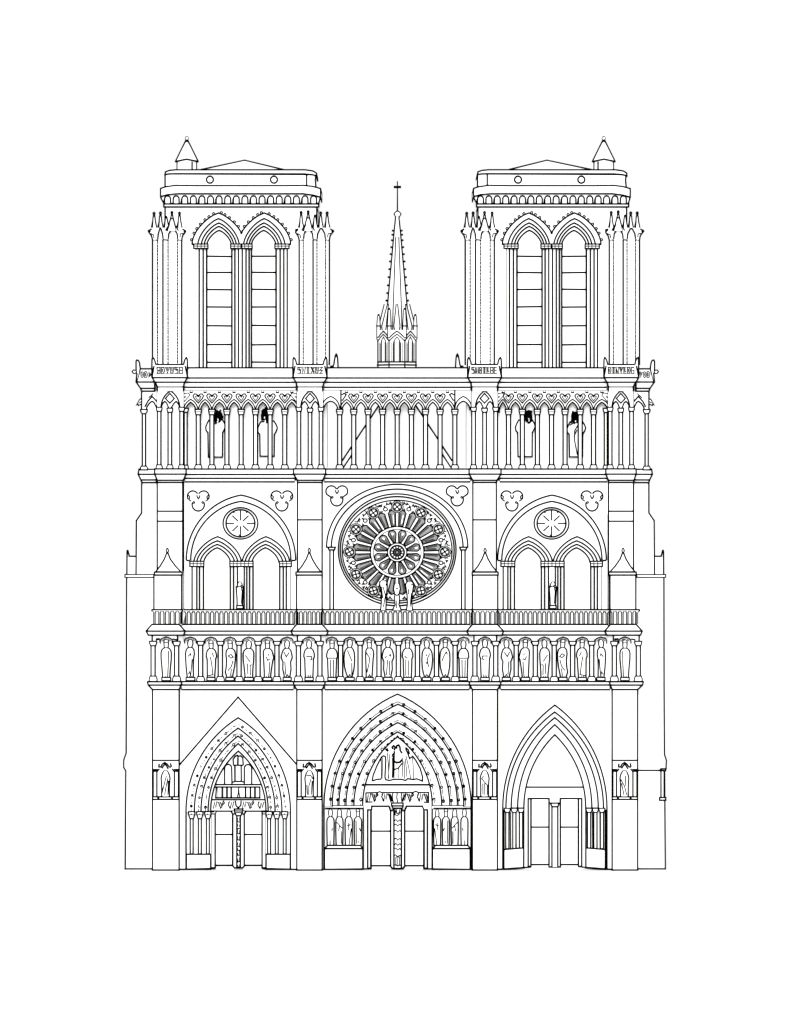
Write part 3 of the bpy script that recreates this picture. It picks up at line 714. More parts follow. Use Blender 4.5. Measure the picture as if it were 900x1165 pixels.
# ------------------------------------------------------------------ balustrade
def baluster_mesh():
    m = M(); h = .85
    m.slab(rect(450 - h, 695.6, 450 + h, 710.4), -0.06, 0.06)
    m.line([(450 - h, 697.4), (450 - h, 710.4)], -0.06, w=W * .7); m.line([(450 + h, 697.4), (450 + h, 710.4)], -0.06, w=W * .7)
    m.line([(450 - h, 697.6), (450 - 1.7, 696), (450 - 2.7, 695.5)], -0.06, w=W * .7); m.line([(450 + h, 697.6), (450 + 1.7, 696), (450 + 2.7, 695.5)], -0.06, w=W * .7)
    return m
proto = None
def balustrade(xa, xb, Y, n, parent, side=True):
    global proto
    m = M()
    m.rows([(693.6, xa, xb, Y - .12), (695.2, xa, xb, Y - .1)], Y + .15, lines=False, sides=side); m.line([(xa, 693.6), (xb, 693.6)], Y - .12)
    o = m.build('balustrade', parent)
    k = (xb - xa) / n
    for i in range(n):
        x = xa + k * (i + .5)
        if proto is None:
            b = baluster_mesh().build('baluster', None); proto = b
        else:
            b = proto.copy(); scene.collection.objects.link(b)
        b.parent = o; s = (D + Y) / D
        b.location = ((x - 450) / S * s, Y, ZC * (1 - s))
    return o
balustrade(209.5, 336.8, -0.35, 24, CATH, False); balustrade(367, 538, -0.35, 31, CATH, False); balustrade(566.4, 693, -0.35, 24, CATH, False)
for i, (a, c, n) in enumerate(((172.8, 207.6, 6), (337.5, 366.8, 6), (537.6, 566.2, 5), (694.2, 727.6, 6))):
    balustrade(a, c, -1.65, n, BUTT[i] if False else CATH)

# ------------------------------------------------------------------ window storey
def window_bay(dx, xa, xb, e=0.0):
    X = lambda x: x + dx
    out = (X(211.9) + e, X(336.4) - e)
    hole = legs(*out, 637.5, 563.2, 694, 18)
    m = M(); m.slab([(xa, 547), (xa, 712)] + [(x, min(y, 694)) for x, y in hole][:1] + hole[1:-1] + [hole[-1]] + [(xb, 712), (xb, 547)], 0.0, 2.4)
    m.slab(rect(out[0], 694, out[1], 712), 0.05, 2.4)
    m.line(hole[1:-1], 0.0); m.line([(out[0] , 637.6), (X(216.2), 637.6)], 0.0); m.line([(X(331.4), 637.6), (out[1], 637.6)], 0.0)
    m.build('wall', CATH)
    # window: filling with two lancets and an oculus
    l = [(X(220.5), X(274.6), 610.5), (X(223.9), X(270.6), 615.2), (X(227.7), X(266.8), 619.3), (X(231.8), X(262.2), 623.1)]
    r = [(a + (X(302) - X(247)) * 1.0, c + 55, y) for a, c, y in l]
    inner = legs(X(217), X(331), 637.5, 570.3, 694, 18)
    m = M()
    band = legs(out[0] - .3, out[1] + .3, 637.5, 562.9, 694, 18)
    m.slab(band + inner[::-1], 0.12, 0.5); m.line(inner[1:-1], 0.12)
    f = [(X(216.6), 694)] + inner[1:-1] + [(X(331.4), 694), (r[0][1], 694)] + legs(r[0][0], r[0][1], 640, r[0][2], 694, 10)[::-1][1:-1] 
    m.slab([(X(216.8), 694)] + inner[1:-1] + [(X(331.2), 694), (r[0][1], 694)] + arcp(r[0][0] + .1, r[0][1], 640, r[0][2], 10)[::-1] + [(r[0][0] + .1, 694), (l[0][1] + .05, 694)] + arcp(l[0][0], l[0][1], 640, l[0][2], 10)[::-1] + [(l[0][0], 694)], 0.22, 0.6, holes=[ell(X(273.6), 595.4, 19.8, 17.9, 40)])
    m.line(ell(X(273.6), 595.4, 19.8, 17.9, 40), 0.22, closed=True)
    win = m.build('window', CATH)
    k = M()
    k.slab(ell(X(273.6), 595.4, 20, 18.1, 40), 0.32, 0.6); k.line(ell(X(273.6), 595.4, 16.4, 15.4, 40), 0.32, closed=True, w=W * 1.05)
    for j in range(8):
        a = 2 * pi * j / 8; c_, s_ = math.cos(a), math.sin(a)
        r1, r0 = (15.6, 7.2) if j % 2 == 0 else (13.2, 3.6)
        if j in (2, 6): r0, r1 = 3.4, 15.6
        k.line([(X(273.6) + r0 * c_, 595.4 - r0 * s_ * .95), (X(273.6) + r1 * c_, 595.4 - r1 * s_ * .95)], 0.32, w=W * .9)
        b_ = a + pi / 8
    for u, v in ((-7.6, -12.4), (6.8, -12.6), (-1, 13.6)): k.line([(X(273.6) + u - .9, 595.4 + v - .5), (X(273.6) + u + .9, 595.4 + v + .6)], 0.32, w=W * .8)
    k.build('oculus', win)
    for q in (l, r):
        for j in range(len(q) - 1):
            b2 = M(); a, c, y = q[j]; a2, c2, y2 = q[j + 1]; Yj = 0.26 + .08 * j
            b2.slab(legsp(a, c, 640, y, 694, 10) + legsp(a2, c2, 640, y2, 694, 10)[::-1], Yj, 0.62)
            if j == 0: b2.line(arcp(a, c, 640, y, 10), 0.22)
            b2.line(arcp(a2, c2, 640, y2, 10), Yj)
            b2.build('arch', win)
        pn = M(); a, c, y = q[-1]; pn.slab(legsp(a - .5, c + .5, 640, y - .5, 694, 10), 0.55, 0.75); pn.build('window_pane', win)
    # clustered shafts
    for xs_, (a, c) in (((215.9, 218.6, 223.9, 227.0, 231.5), (216.0, 231.9)), ((262.0, 265.8, 270.2, 277.9, 280.8, 284, 287.9), (261.5, 288)), ((318.2, 322.3, 325.8, 331), (317.8, 331.6))):
        sh = M()
        for x in xs_: sh.line([(X(x), 644.6), (X(x), 694)], 0.24, w=W, tb=.2)
        if len(xs_) == 7: sh.slab(rect(X(269.8), 644, X(278.2), 694), 0.3, 0.6)
        sh.slab(rect(X(a), 638.6, X(c), 644.4), 0.1, 0.55, ink=True, w=W * .9); sh.line([(X(a), 641.4), (X(c), 641.4)], 0.1, w=W * .7)
        x = a + 4
        while x < c - 2: sh.line([(X(x), 638.6), (X(x), 644.4)], 0.1, w=W * .5); x += 4.3
        sh.build('shaft_cluster', win)
window_bay(0, PIERS[0]['up'][1], PIERS[1]['up'][0])
window_bay(353.9, PIERS[2]['up'][1], PIERS[3]['up'][0], 0.4)

def trefoil(cx, cy, k, style):
    m = M(); h = 1.0 if style else 0
    # lobes: left, right, bottom
    pts = ell(cx - 6.2, cy - 4.9, 6.2, 6.2, 12, 28, 214) + ell(cx, cy + 4.4, 7.0, 7.4, 12, 160, 380) + ell(cx + 6.2, cy - 4.9, 6.2, 6.2, 12, -34, 152)
    m.slab(pts, -0.03, 0.0)
    if style:
        m.line(pts + [pts[0]], -0.03, w=W * 1.0)
    else:
        m.line(pts[:13], -0.03, w=W); m.line(pts[13:26], -0.03, w=W); m.line(pts[26:], -0.03, w=W)
        m.line([(cx - 12.2, cy - 7), (cx - 9.6, cy - 4.6), (cx - 10.4, cy - .8), (cx - 7.8, cy + .6)], -0.03, w=W * .8); m.line([(cx + 12.4, cy - 7), (cx + 9.8, cy - 4.8), (cx + 10.6, cy - .8), (cx + 8, cy + .6)], -0.03, w=W * .8)
    m.line([(cx - 1.8, cy - 6.4), (cx - .8, cy - 3.4), (cx + .2, cy - 2.2), (cx + 1.6, cy - 4), (cx + 1.8, cy - 6.4)], -0.03, w=W * .9)
    for sx in (-1, 1):
        m.line(ell(cx + sx * 5, cy + 2, 1.1, 1.1, 6), -0.03, closed=True, w=W * .7)
    for u, v in ((-3, 8.4), (2.8, 8.4), (-9.6, -3.4), (9.4, -3), (0, 10), (-4.4, 6.2), (4.2, 6.4)): m.dot(cx + u, cy + v, -0.03, .55)
    m.build('trefoil', CATH)
for x, y, s in ((225.6, 569.6, 0), (320.7, 569.6, 0), (383.2, 563.8, 1), (520.2, 563.8, 1), (582.4, 569.6, 0), (673.5, 569.6, 0)): trefoil(x, y, 1, s)

# ------------------------------------------------------------------ rose window
RX, RY = 451.9, 625.5
hole = ell(RX, RY, 64.8, 61.2, 72)
m = M(); m.slab([(366.5, 547), (366.5, 712), (538, 712), (538, 547)], 0.0, 2.4, holes=[hole])
m.build('wall', CATH)
m = M()
m.slab(ell(RX, RY, 67.0, 63.6, 72), -0.1, 0.3, holes=[ell(RX, RY, 64.8, 60.6, 72)])
m.line(ell(RX, RY, 67.0, 63.6, 72), -0.1, closed=True); m.line(ell(RX, RY, 64.8, 60.6, 72), -0.1, closed=True)
# hood arches springing from slim columns
m.slab(ell(RX, 623.3, 80.4, 72.2, 48, 0, 180) + ell(RX, 623.3, 75.0, 66.9, 48, 180, 0), -0.2, 0.0)
m.line(ell(RX, 623.3, 80.4, 72.2, 48, 0, 180), -0.2); m.line(ell(RX, 623.3, 75.0, 66.9, 48, 0, 180), -0.2)
rose = m.build('rose_window', CATH)
for x in (377.4, 527.1):
    k = M(); k.slab(rect(x - 2, 626, x + 2, 694), -0.2, 0.0); k.line([(x - 2, 626), (x - 2, 694)], -0.2); k.line([(x + 2, 626), (x + 2, 694)], -0.2)
    k.slab([(x - 4.2, 622.6), (x - 3, 625.6), (x + 3, 625.6), (x + 4.2, 622.6)], -0.28, 0.0, ink=True)
    k.build('column', rose)
# stone disc carrying the tracery
CX, CY, KY = 451.9, 628.4, 0.965
m = M(); m.slab(ell(RX, RY + .6, 65, 61, 72), 0.2, 0.6); m.line(ell(RX, RY + .8, 62.4, 57.2, 72), 0.2, closed=True, w=W * .9)
m.line(ell(CX, CY, 30.3, 30.3 * KY, 48), 0.17, closed=True, w=W * .7); m.line(ell(CX, CY, 27.2, 27.2 * KY, 48), 0.17, closed=True, w=W * .5)
m.line(ell(CX, CY, 11, 11 * KY, 30), 0.17, closed=True, w=W * .8); m.line(ell(CX, CY, 8, 8 * KY, 30), 0.17, closed=True, w=W * 1.1)
# little irregular carvings between the roundels
for j in range(12):
    a = 2 * pi * (j + .5) / 12 + pi / 2
    for r_, da, sz, mi_ in ((57.6, .06, 1.7, DK), (57.6, -.06, 1.7, DK), (50.2, .10, 1.5, GL), (50.2, -.10, 1.5, GL), (55.4, .0, 1.1, DK)):
        x = CX + r_ * math.cos(a + da); y = CY - 1.2 - (r_ - .8) * KY * math.sin(a + da); t0 = random.uniform(0, 6.28)
        tr = [(x + sz * math.cos(t0 - t * 2.094), y + sz * math.sin(t0 - t * 2.094)) for t in range(3)]
        m.slab(tr, 0.17, 0.22, mi=mi_); m.line(tr, 0.17, closed=True, w=W * .5, t=.015)
    for da in (.145, -.145):
        x = CX + 59 * math.cos(a + da); y = CY - 1.8 - 57 * KY * math.sin(a + da)
        m.line([(x - random.uniform(1, 2), y - random.uniform(0, 1.5)), (x, y), (x + random.uniform(1, 2), y + random.uniform(-.5, 1.5))], 0.2, w=W * .7)
    x = CX + 51.5 * math.cos(a); y = CY - 1 - 51.5 * KY * math.sin(a)
    m.line(ell(x, y, 2.4, 2.1, 7), 0.2, closed=True, w=W * .8)
    for da in (.115, -.115):
        x = CX + 56.3 * math.cos(a + da); y = CY - 1.6 - 56 * KY * math.sin(a + da)
        m.line([(x - 1.5, y + 1.3), (x, y - 1.4), (x + 1.6, y + 1)], 0.2, w=W * .8)
m.build('tracery', rose)
def petal(a, half, r0, r1, round_out, name, mi):
    """one tapering glass light"""
    def at(r, t): return (CX + r * math.cos(a) - t * math.sin(a), CY - KY * (r * math.sin(a) + t * math.cos(a)))
    w0 = r0 * math.tan(half) * (.5 if round_out else .62); w1 = (r1) * math.tan(half) * (.64 if round_out else .64)
    if round_out:
        rc = r1 - w1
        pts = [at(r0 + 1, -w0)] + [at(rc + w1 * math.sin(t), -w1 * math.cos(t)) for t in [pi * i / 8 for i in range(9)]] + [at(r0 + 1, w0)]
    else:
        pts = [at(r0, -w0), at(r1 - 2.6, -w1), at(r1 - .6, -w1 * .55), at(r1 + .8, 0), at(r1 - .6, w1 * .55), at(r1 - 2.6, w1), at(r0, w0)]
    m = M(); m.slab(pts, 0.18, 0.3, mi=GL, ink=False)
    m.line(pts, 0.18, closed=True, w=W * .85, t=.02)
    # dark stroke painted as shade on one side, white spot as highlight
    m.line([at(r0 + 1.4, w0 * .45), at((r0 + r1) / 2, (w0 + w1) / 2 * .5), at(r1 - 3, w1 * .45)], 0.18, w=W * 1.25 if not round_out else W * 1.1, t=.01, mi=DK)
    if round_out:
        m.slab([at(r1 - 4.4 + 1.7 * math.sin(t), -w1 * .1 + 1.1 * math.cos(t)) for t in [2 * pi * i / 8 for i in range(8)]], 0.16, 0.2, mi=ST)
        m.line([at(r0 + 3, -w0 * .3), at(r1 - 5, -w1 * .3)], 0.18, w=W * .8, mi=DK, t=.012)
    elif random.random() < .55:
        m.line([at(r0 + 3, -w0 * .2), at(r1 - 5, -w1 * .35)], 0.18, w=W * random.choice((.5, .8)), mi=random.choice((ST, DK, DK)), t=.012)
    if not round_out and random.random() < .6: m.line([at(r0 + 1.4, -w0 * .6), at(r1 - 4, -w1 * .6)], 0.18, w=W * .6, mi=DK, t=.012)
    m.build(name, rose)
for j in range(24): petal(pi / 2 + 2 * pi * (j + .5) / 24, pi / 24, 31.2, 49.4, False, 'glass_petal', GL)
for j in range(12): petal(pi / 2 + 2 * pi * (j + .5) / 12, pi / 12, 11.4, 26.6, True, 'glass_petal', GL)
m = M(); m.slab(ell(CX, CY, 8, 8 * KY, 24), 0.15, 0.2, mi=GL)
for j in range(12):
    a = 2 * pi * j / 12; m.dot(CX + 6.1 * math.cos(a), CY + 6.1 * KY * math.sin(a), 0.15, .75, mi=ST)
    m.line([(CX + 2 * math.cos(a + .26), CY + 2 * math.sin(a + .26)), (CX + 6.6 * math.cos(a + .26), CY + 6.6 * math.sin(a + .26))], 0.15, w=W * .6)
m.line(ell(CX, CY, 4.4, 4.2, 14), 0.15, closed=True, w=W * .8); m.dot(CX, CY, 0.15, 1.3, mi=GL, t=.06); m.line(ell(CX, CY, 1.5, 1.5, 8), 0.15, closed=True, w=W * .8)
m.build('hub', rose)
for j in range(12):
    a = pi / 2 + 2 * pi * j / 12
    if j == 6: continue
    R_ = 54.2; x = CX + R_ * math.cos(a); y = CY - .6 - (R_ - 1.2) * KY * math.sin(a)
    m = M(); m.slab(ell(x, y, 6.6, 6.4, 20), 0.13, 0.25); m.line(ell(x, y, 5.1, 4.9, 18), 0.13, closed=True, w=W * .8)
    m.line(ell(x, y, 7.0, 6.8, 10), 0.13, closed=True, w=W * .6)
    m.slab(ell(x, y, 4.7, 4.5, 14), 0.115, 0.14, mi=PL)
    b_ = random.uniform(0, .7)
    for q in range(4):
        t = b_ + pi / 2 * q
        m.dot(x + 2.5 * math.cos(t), y + 2.4 * math.sin(t), 0.11, 1.25, mi=ST, t=.03)
        m.line([(x, y), (x + 4.6 * math.cos(t + pi / 4), y + 4.4 * math.sin(t + pi / 4))], 0.09, w=W * .8)
    m.dot(x, y, 0.08, .7)
    m.build('roundel', rose)

# ------------------------------------------------------------------ upper colonnade
UC = [[225.6, 241.1, 258.2, 274.4, 290.7, 307.3, 324], [386.5, 402.5, 418.8, 435.3, 451.9, 468.1, 484.1, 500.7, 517.5], [578.5, 594.3, 611.4, 627.5, 642.9, 660.1, 675.3]]
for i in range(3):
    xa = PIERS[i]['cols'][2] + 2; xb = PIERS[i + 1]['cols'][0] - 2
    m = M()
    if i != 1: m.slab(rect(xa, 444, xb, 534), 1.5, 2.4)
    m.slab(rect(xa, 532.2, xb, 534.4), -0.3, 13)
    Y = -0.25
    cols = UC[i]
    if i == 1: ends = [xa, *cols, xb]
    else: ends = [xa + 1, *cols, xb + 2]
    bot = []
    for j, (a, c) in enumerate(zip(ends, ends[1:])):
        if i == 1 and j in (0, len(ends) - 2): ap, sp = 456.4, 467
        else: ap, sp = 457.6, 470
        l = a + (2.2 if j else 1); r = c - 2.2
        bot += [(l, sp)] + arc(l, r, sp - 1, ap, 6) + [(r, sp)]
        m.line([(l, sp)] + arc(l, r, sp - 1, ap, 6) + [(r, sp)], Y, w=W * .95)
        q = [p_ for p_ in arc(l - 2, r + 2, sp - 2.5, ap - 3.2 if not (i == 1 and j in (0, len(ends) - 2)) else ap - 5.4, 6)]
        m.line(q, Y, w=W * .85)
        if not (i == 1 and j in (0, len(ends) - 2)):
            x = (a + c) / 2; m.line([(x - 1.6, 445.2), (x - 1, 446.6), (x + 1, 446.6), (x + 1.6, 445.2)], Y, w=W * .9)
    # band polygon: clip to screen
    top = [(ends[-1], 444.4), (ends[0], 444.4)]
    m.slab(top + [(ends[0], 470)] + bot + [(ends[-1], 470)], Y, 0.2)
    for j, c in enumerate(cols):
        if i == 1 and j in (0, len(cols) - 1): continue
        hp = [(c, 458.6), (c - 4.6, 453.4), (c - 6, 450.4), (c - 4.6, 448.2), (c - 2.4, 448.2), (c, 450.2), (c + 2.4, 448.2), (c + 4.6, 448.2), (c + 6, 450.4), (c + 4.6, 453.4)]
        m.line(hp, Y, closed=True, w=W * .85)
        m.line([(c, 455.8), (c - 2.8, 452.2), (c - 3.2, 450.8), (c - 1.2, 450.4), (c, 451.6), (c + 1.4, 450.4), (c + 3.2, 450.8), (c + 2.8, 452.2)], Y, closed=True, w=W * .6)
        m.dot(c - 2 + random.uniform(0, 4), 452.2, Y, .5)
    if i == 1:
        for x, sg in ((387.9, 1), (517.5, -1)):
            m.line([(x, 444.4), (x, 466)], Y)
            m.line([(x + sg * 1.4, 456), (x + sg * 6, 449), (x + sg * 3.4, 447.4), (x + sg * 1.2, 449.4)], Y, w=W * .9)
    else:
        for x, sg in ((xa, 1), (xb, -1)):
            m.line([(x + sg * 1, 457), (x + sg * 7.6, 449.4), (x + sg * 5.4, 447), (x + sg * 1, 448)], Y, w=W * .6); m.line([(x, 452.6), (x + sg * 3, 451)], Y, w=W * .8)
    o = m.build('colonnade', CATH)
    for c in cols:
        k = M(); column(k, c, 465.8, 533.4, 4.4, 7.2, 8, 6, 4.6, -0.1, 0)
        k.build('column', o)
    for x in ((xa + 2.6,) if i == 0 else (xb - 3,) if i == 2 else ()):
        k = M(); column(k, x, 464.6, 533.4, 3.2, 6, 6, 4.6, 4.2, -0.1, 0); k.build('column', o)

# ------------------------------------------------------------------ nave roof and fleche behind
m = M()
Y0, Y1 = 3.2, 60.0
tri = [(384.6, 533), (451.9, 428), (519.4, 533)]
m.slab([(378, 990), (522, 990), (522, 533), (519.4, 533), (451.9, 429.5), (384.6, 533), (378, 533)], Y0, Y1)
m.bar(P(451.9, 429.5, Y0), Vector((P(451.9, 429.5, Y0).x, Y1, P(451.9, 429.5, Y0).z)))
m.line([(389.2, 524.4), (430, 462.7), (451.9, 429.5), (474, 462.7), (514.4, 524.4)], Y0, w=W * 1.05)
m.line([(390.8, 531.8), (401.2, 516), (403, 509)], Y0); m.line([(513, 531.8), (502.8, 516), (501, 509)], Y0)
m.build('nave_roof', CATH)
SY = 48.0; K = (D + SY) / D
m = M()
def sp(cx, y, rpx, ang):    # point on the octagonal spire; ang in degrees from the front
    c = P(cx, y, SY); R = rpx / S * K; t = math.radians(ang)
    return Vector((c.x + R * math.sin(t), SY - R * math.cos(t), c.z))
CXS = 452.0
prof = [(246.7, 1.9), (263, 3.8), (352, 12.4), (377, 14.0)]
ANG = [22.5 + 45 * k for k in range(8)]
for (ya, ra), (yb, rb) in zip(prof, prof[1:]):
    for k in range(8):
        b = m.add([sp(CXS, ya, ra, ANG[k]), sp(CXS, ya, ra, ANG[(k+1) % 8]), sp(CXS, yb, rb, ANG[(k+1) % 8]), sp(CXS, yb, rb, ANG[k])])
        m.face((b, b+1, b+2, b+3)[::-1], ST)
for k in range(8): m.bars([sp(CXS, y, r, ANG[k]) for y, r in (prof if k in (1, 2, 5, 6) else [(270, 4.5)] + prof[2:])], W * (1.0 if k in (1, 2, 5, 6) else .75))
for y in (263, 267.6, 273.9, 281.8, 289.7, 298, 306.8, 315.9, 325.2, 334, 342.5):
    r = 3.8 + (y - 263) * (12.4 - 3.8) / (352 - 263)
    for k in range(8):
        a = sp(CXS, y, r - .3, ANG[k]); b = sp(CXS, y, r + 1.9, ANG[k]) + Vector((0, 0, .05))
        if k in (1, 2, 5, 6): m.bar(a, b, W * 1.2)
spire = m.build('spire', CATH)
m = M(); m.lathe(CXS + .3, SY, [(240.8, 1.0), (242.2, 2.6), (243.6, 3.7), (245, 2.8), (246.8, 1.7)], 12, edge=True, w=W * 1.1); m.build('ball', spire)
m = M()
m.lathe(CXS + .2, SY, [(206, .7), (241, .9)], 8, mi=IK, edge=False)
c = P(CXS + .2, 212.8, SY); m.bar(c + Vector((-.27, 0, 0)), c + Vector((.27, 0, 0)), W * 1.6)
m.build('cross', spire)
m = M()    # lantern: octagon with gabled openings on every face
RL = 23.4
for k in range(8):
    a, c = ANG[k], ANG[(k+1) % 8]
    A = lambda u, y, r=RL: sp(CXS - .4, y, r, a).lerp(sp(CXS - .4, y, r, c), u)
    b = m.add([A(0, 376), A(1, 376), A(1, 418.6), A(0, 418.6)]); m.face((b, b+1, b+2, b+3)[::-1], ST)
    m.bars([A(.0, 412), A(1, 412)], W); m.bars([A(0, 415.4, RL + .4), A(1, 415.4, RL + .4)], W)
    m.bar(A(0, 384), A(0, 418.6), W * .9); m.bar(A(.14, 390), A(.14, 412), W * .4); m.bar(A(.86, 390), A(.86, 412), W * .4)
    out_ = [(.0, 385), (.25, 380.4), (.5, 377), (.75, 380.4), (1.0, 385)]
    m.bars([A(u, y, RL + .3) for u, y in out_], W * .8); m.bars([A(u, y + 3.6, RL + .3) for u, y in out_], W * .7)
    ar = [(.26, 411), (.26, 392), (.32, 388), (.5, 383.6), (.68, 388), (.74, 392), (.74, 411)]
    m.bars([A(u, y, RL + .2) for u, y in ar], W * .6)
    for u0, u1 in ((.29, .38), (.60, .71)):  # darkness of the openings painted as flat strips on closed faces
        b = m.add([A(u0, 411, RL + .12), A(u1, 411, RL + .12), A(u1, 388.6, RL + .12), A((u0 + u1) / 2, 387, RL + .12), A(u0, 390, RL + .12)])
        m.face((b, b+1, b+2, b+3, b+4), DK)
cc = [sp(CXS - .4, 376, RL, a) for a in ANG]; b = m.add(cc); m.face(tuple(b + i for i in range(8)), ST)
lan = m.build('lantern', spire)
for k in range(8):
    c = sp(CXS - .4, 384, RL - .8, ANG[k])
    m = M(); px = 450 + c.x * S / K; Yk = c.y
    kk = (D + Yk) / D; px = 450 + c.x * S / kk
    top = 357.6 if k in (1, 2, 5, 6) else 350.6
    m.lathe(px, Yk, [(top, .3), (top + 2.5, 1.0), (370, 1.9), (386, 1.9)], 6, w=W * .72, rings=())
    cq = P(px, 370.8, Yk); m.bar(cq + Vector((-.2, -.16, 0)), cq + Vector((.2, -.16, 0)), W * .8)
    m.build('pinnacle', spire)
for k in range(0, 8):
    A0 = (ANG[k] + 22.5)
    m = M()
    top = 346.4; f = lambda y, du: sp(CXS - .4, y, 20.8, A0) + Vector((math.cos(math.radians(A0)), math.sin(math.radians(A0)), 0)) * du / S * K
    pts3 = [f(377.5, -2.4), f(371.5, -3.4), f(top, -.9), f(top, .9), f(371.5, 3.4), f(377.5, 2.4)]
    # lean the gable in towards the spire
    n_ = Vector((math.sin(math.radians(A0)), -math.cos(math.radians(A0)), 0))
    for q in (2, 3): pts3[q] = pts3[q] - n_ * .5
    bk = [p_ - n_ * .2 for p_ in pts3]
    b = m.add(pts3 + bk); m.face((b, b+1, b+2, b+3, b+4, b+5), ST); m.face((b+6, b+11, b+10, b+9, b+8, b+7), ST)
    for q in range(6): m.face((b+q, b+6+q, b+6+(q+1) % 6, b+(q+1) % 6), ST)
    m.bars([pts3[0], pts3[1], pts3[2]], W * .75); m.bars([pts3[3], pts3[4], pts3[5]], W * .75)
    m.build('gable', spire)

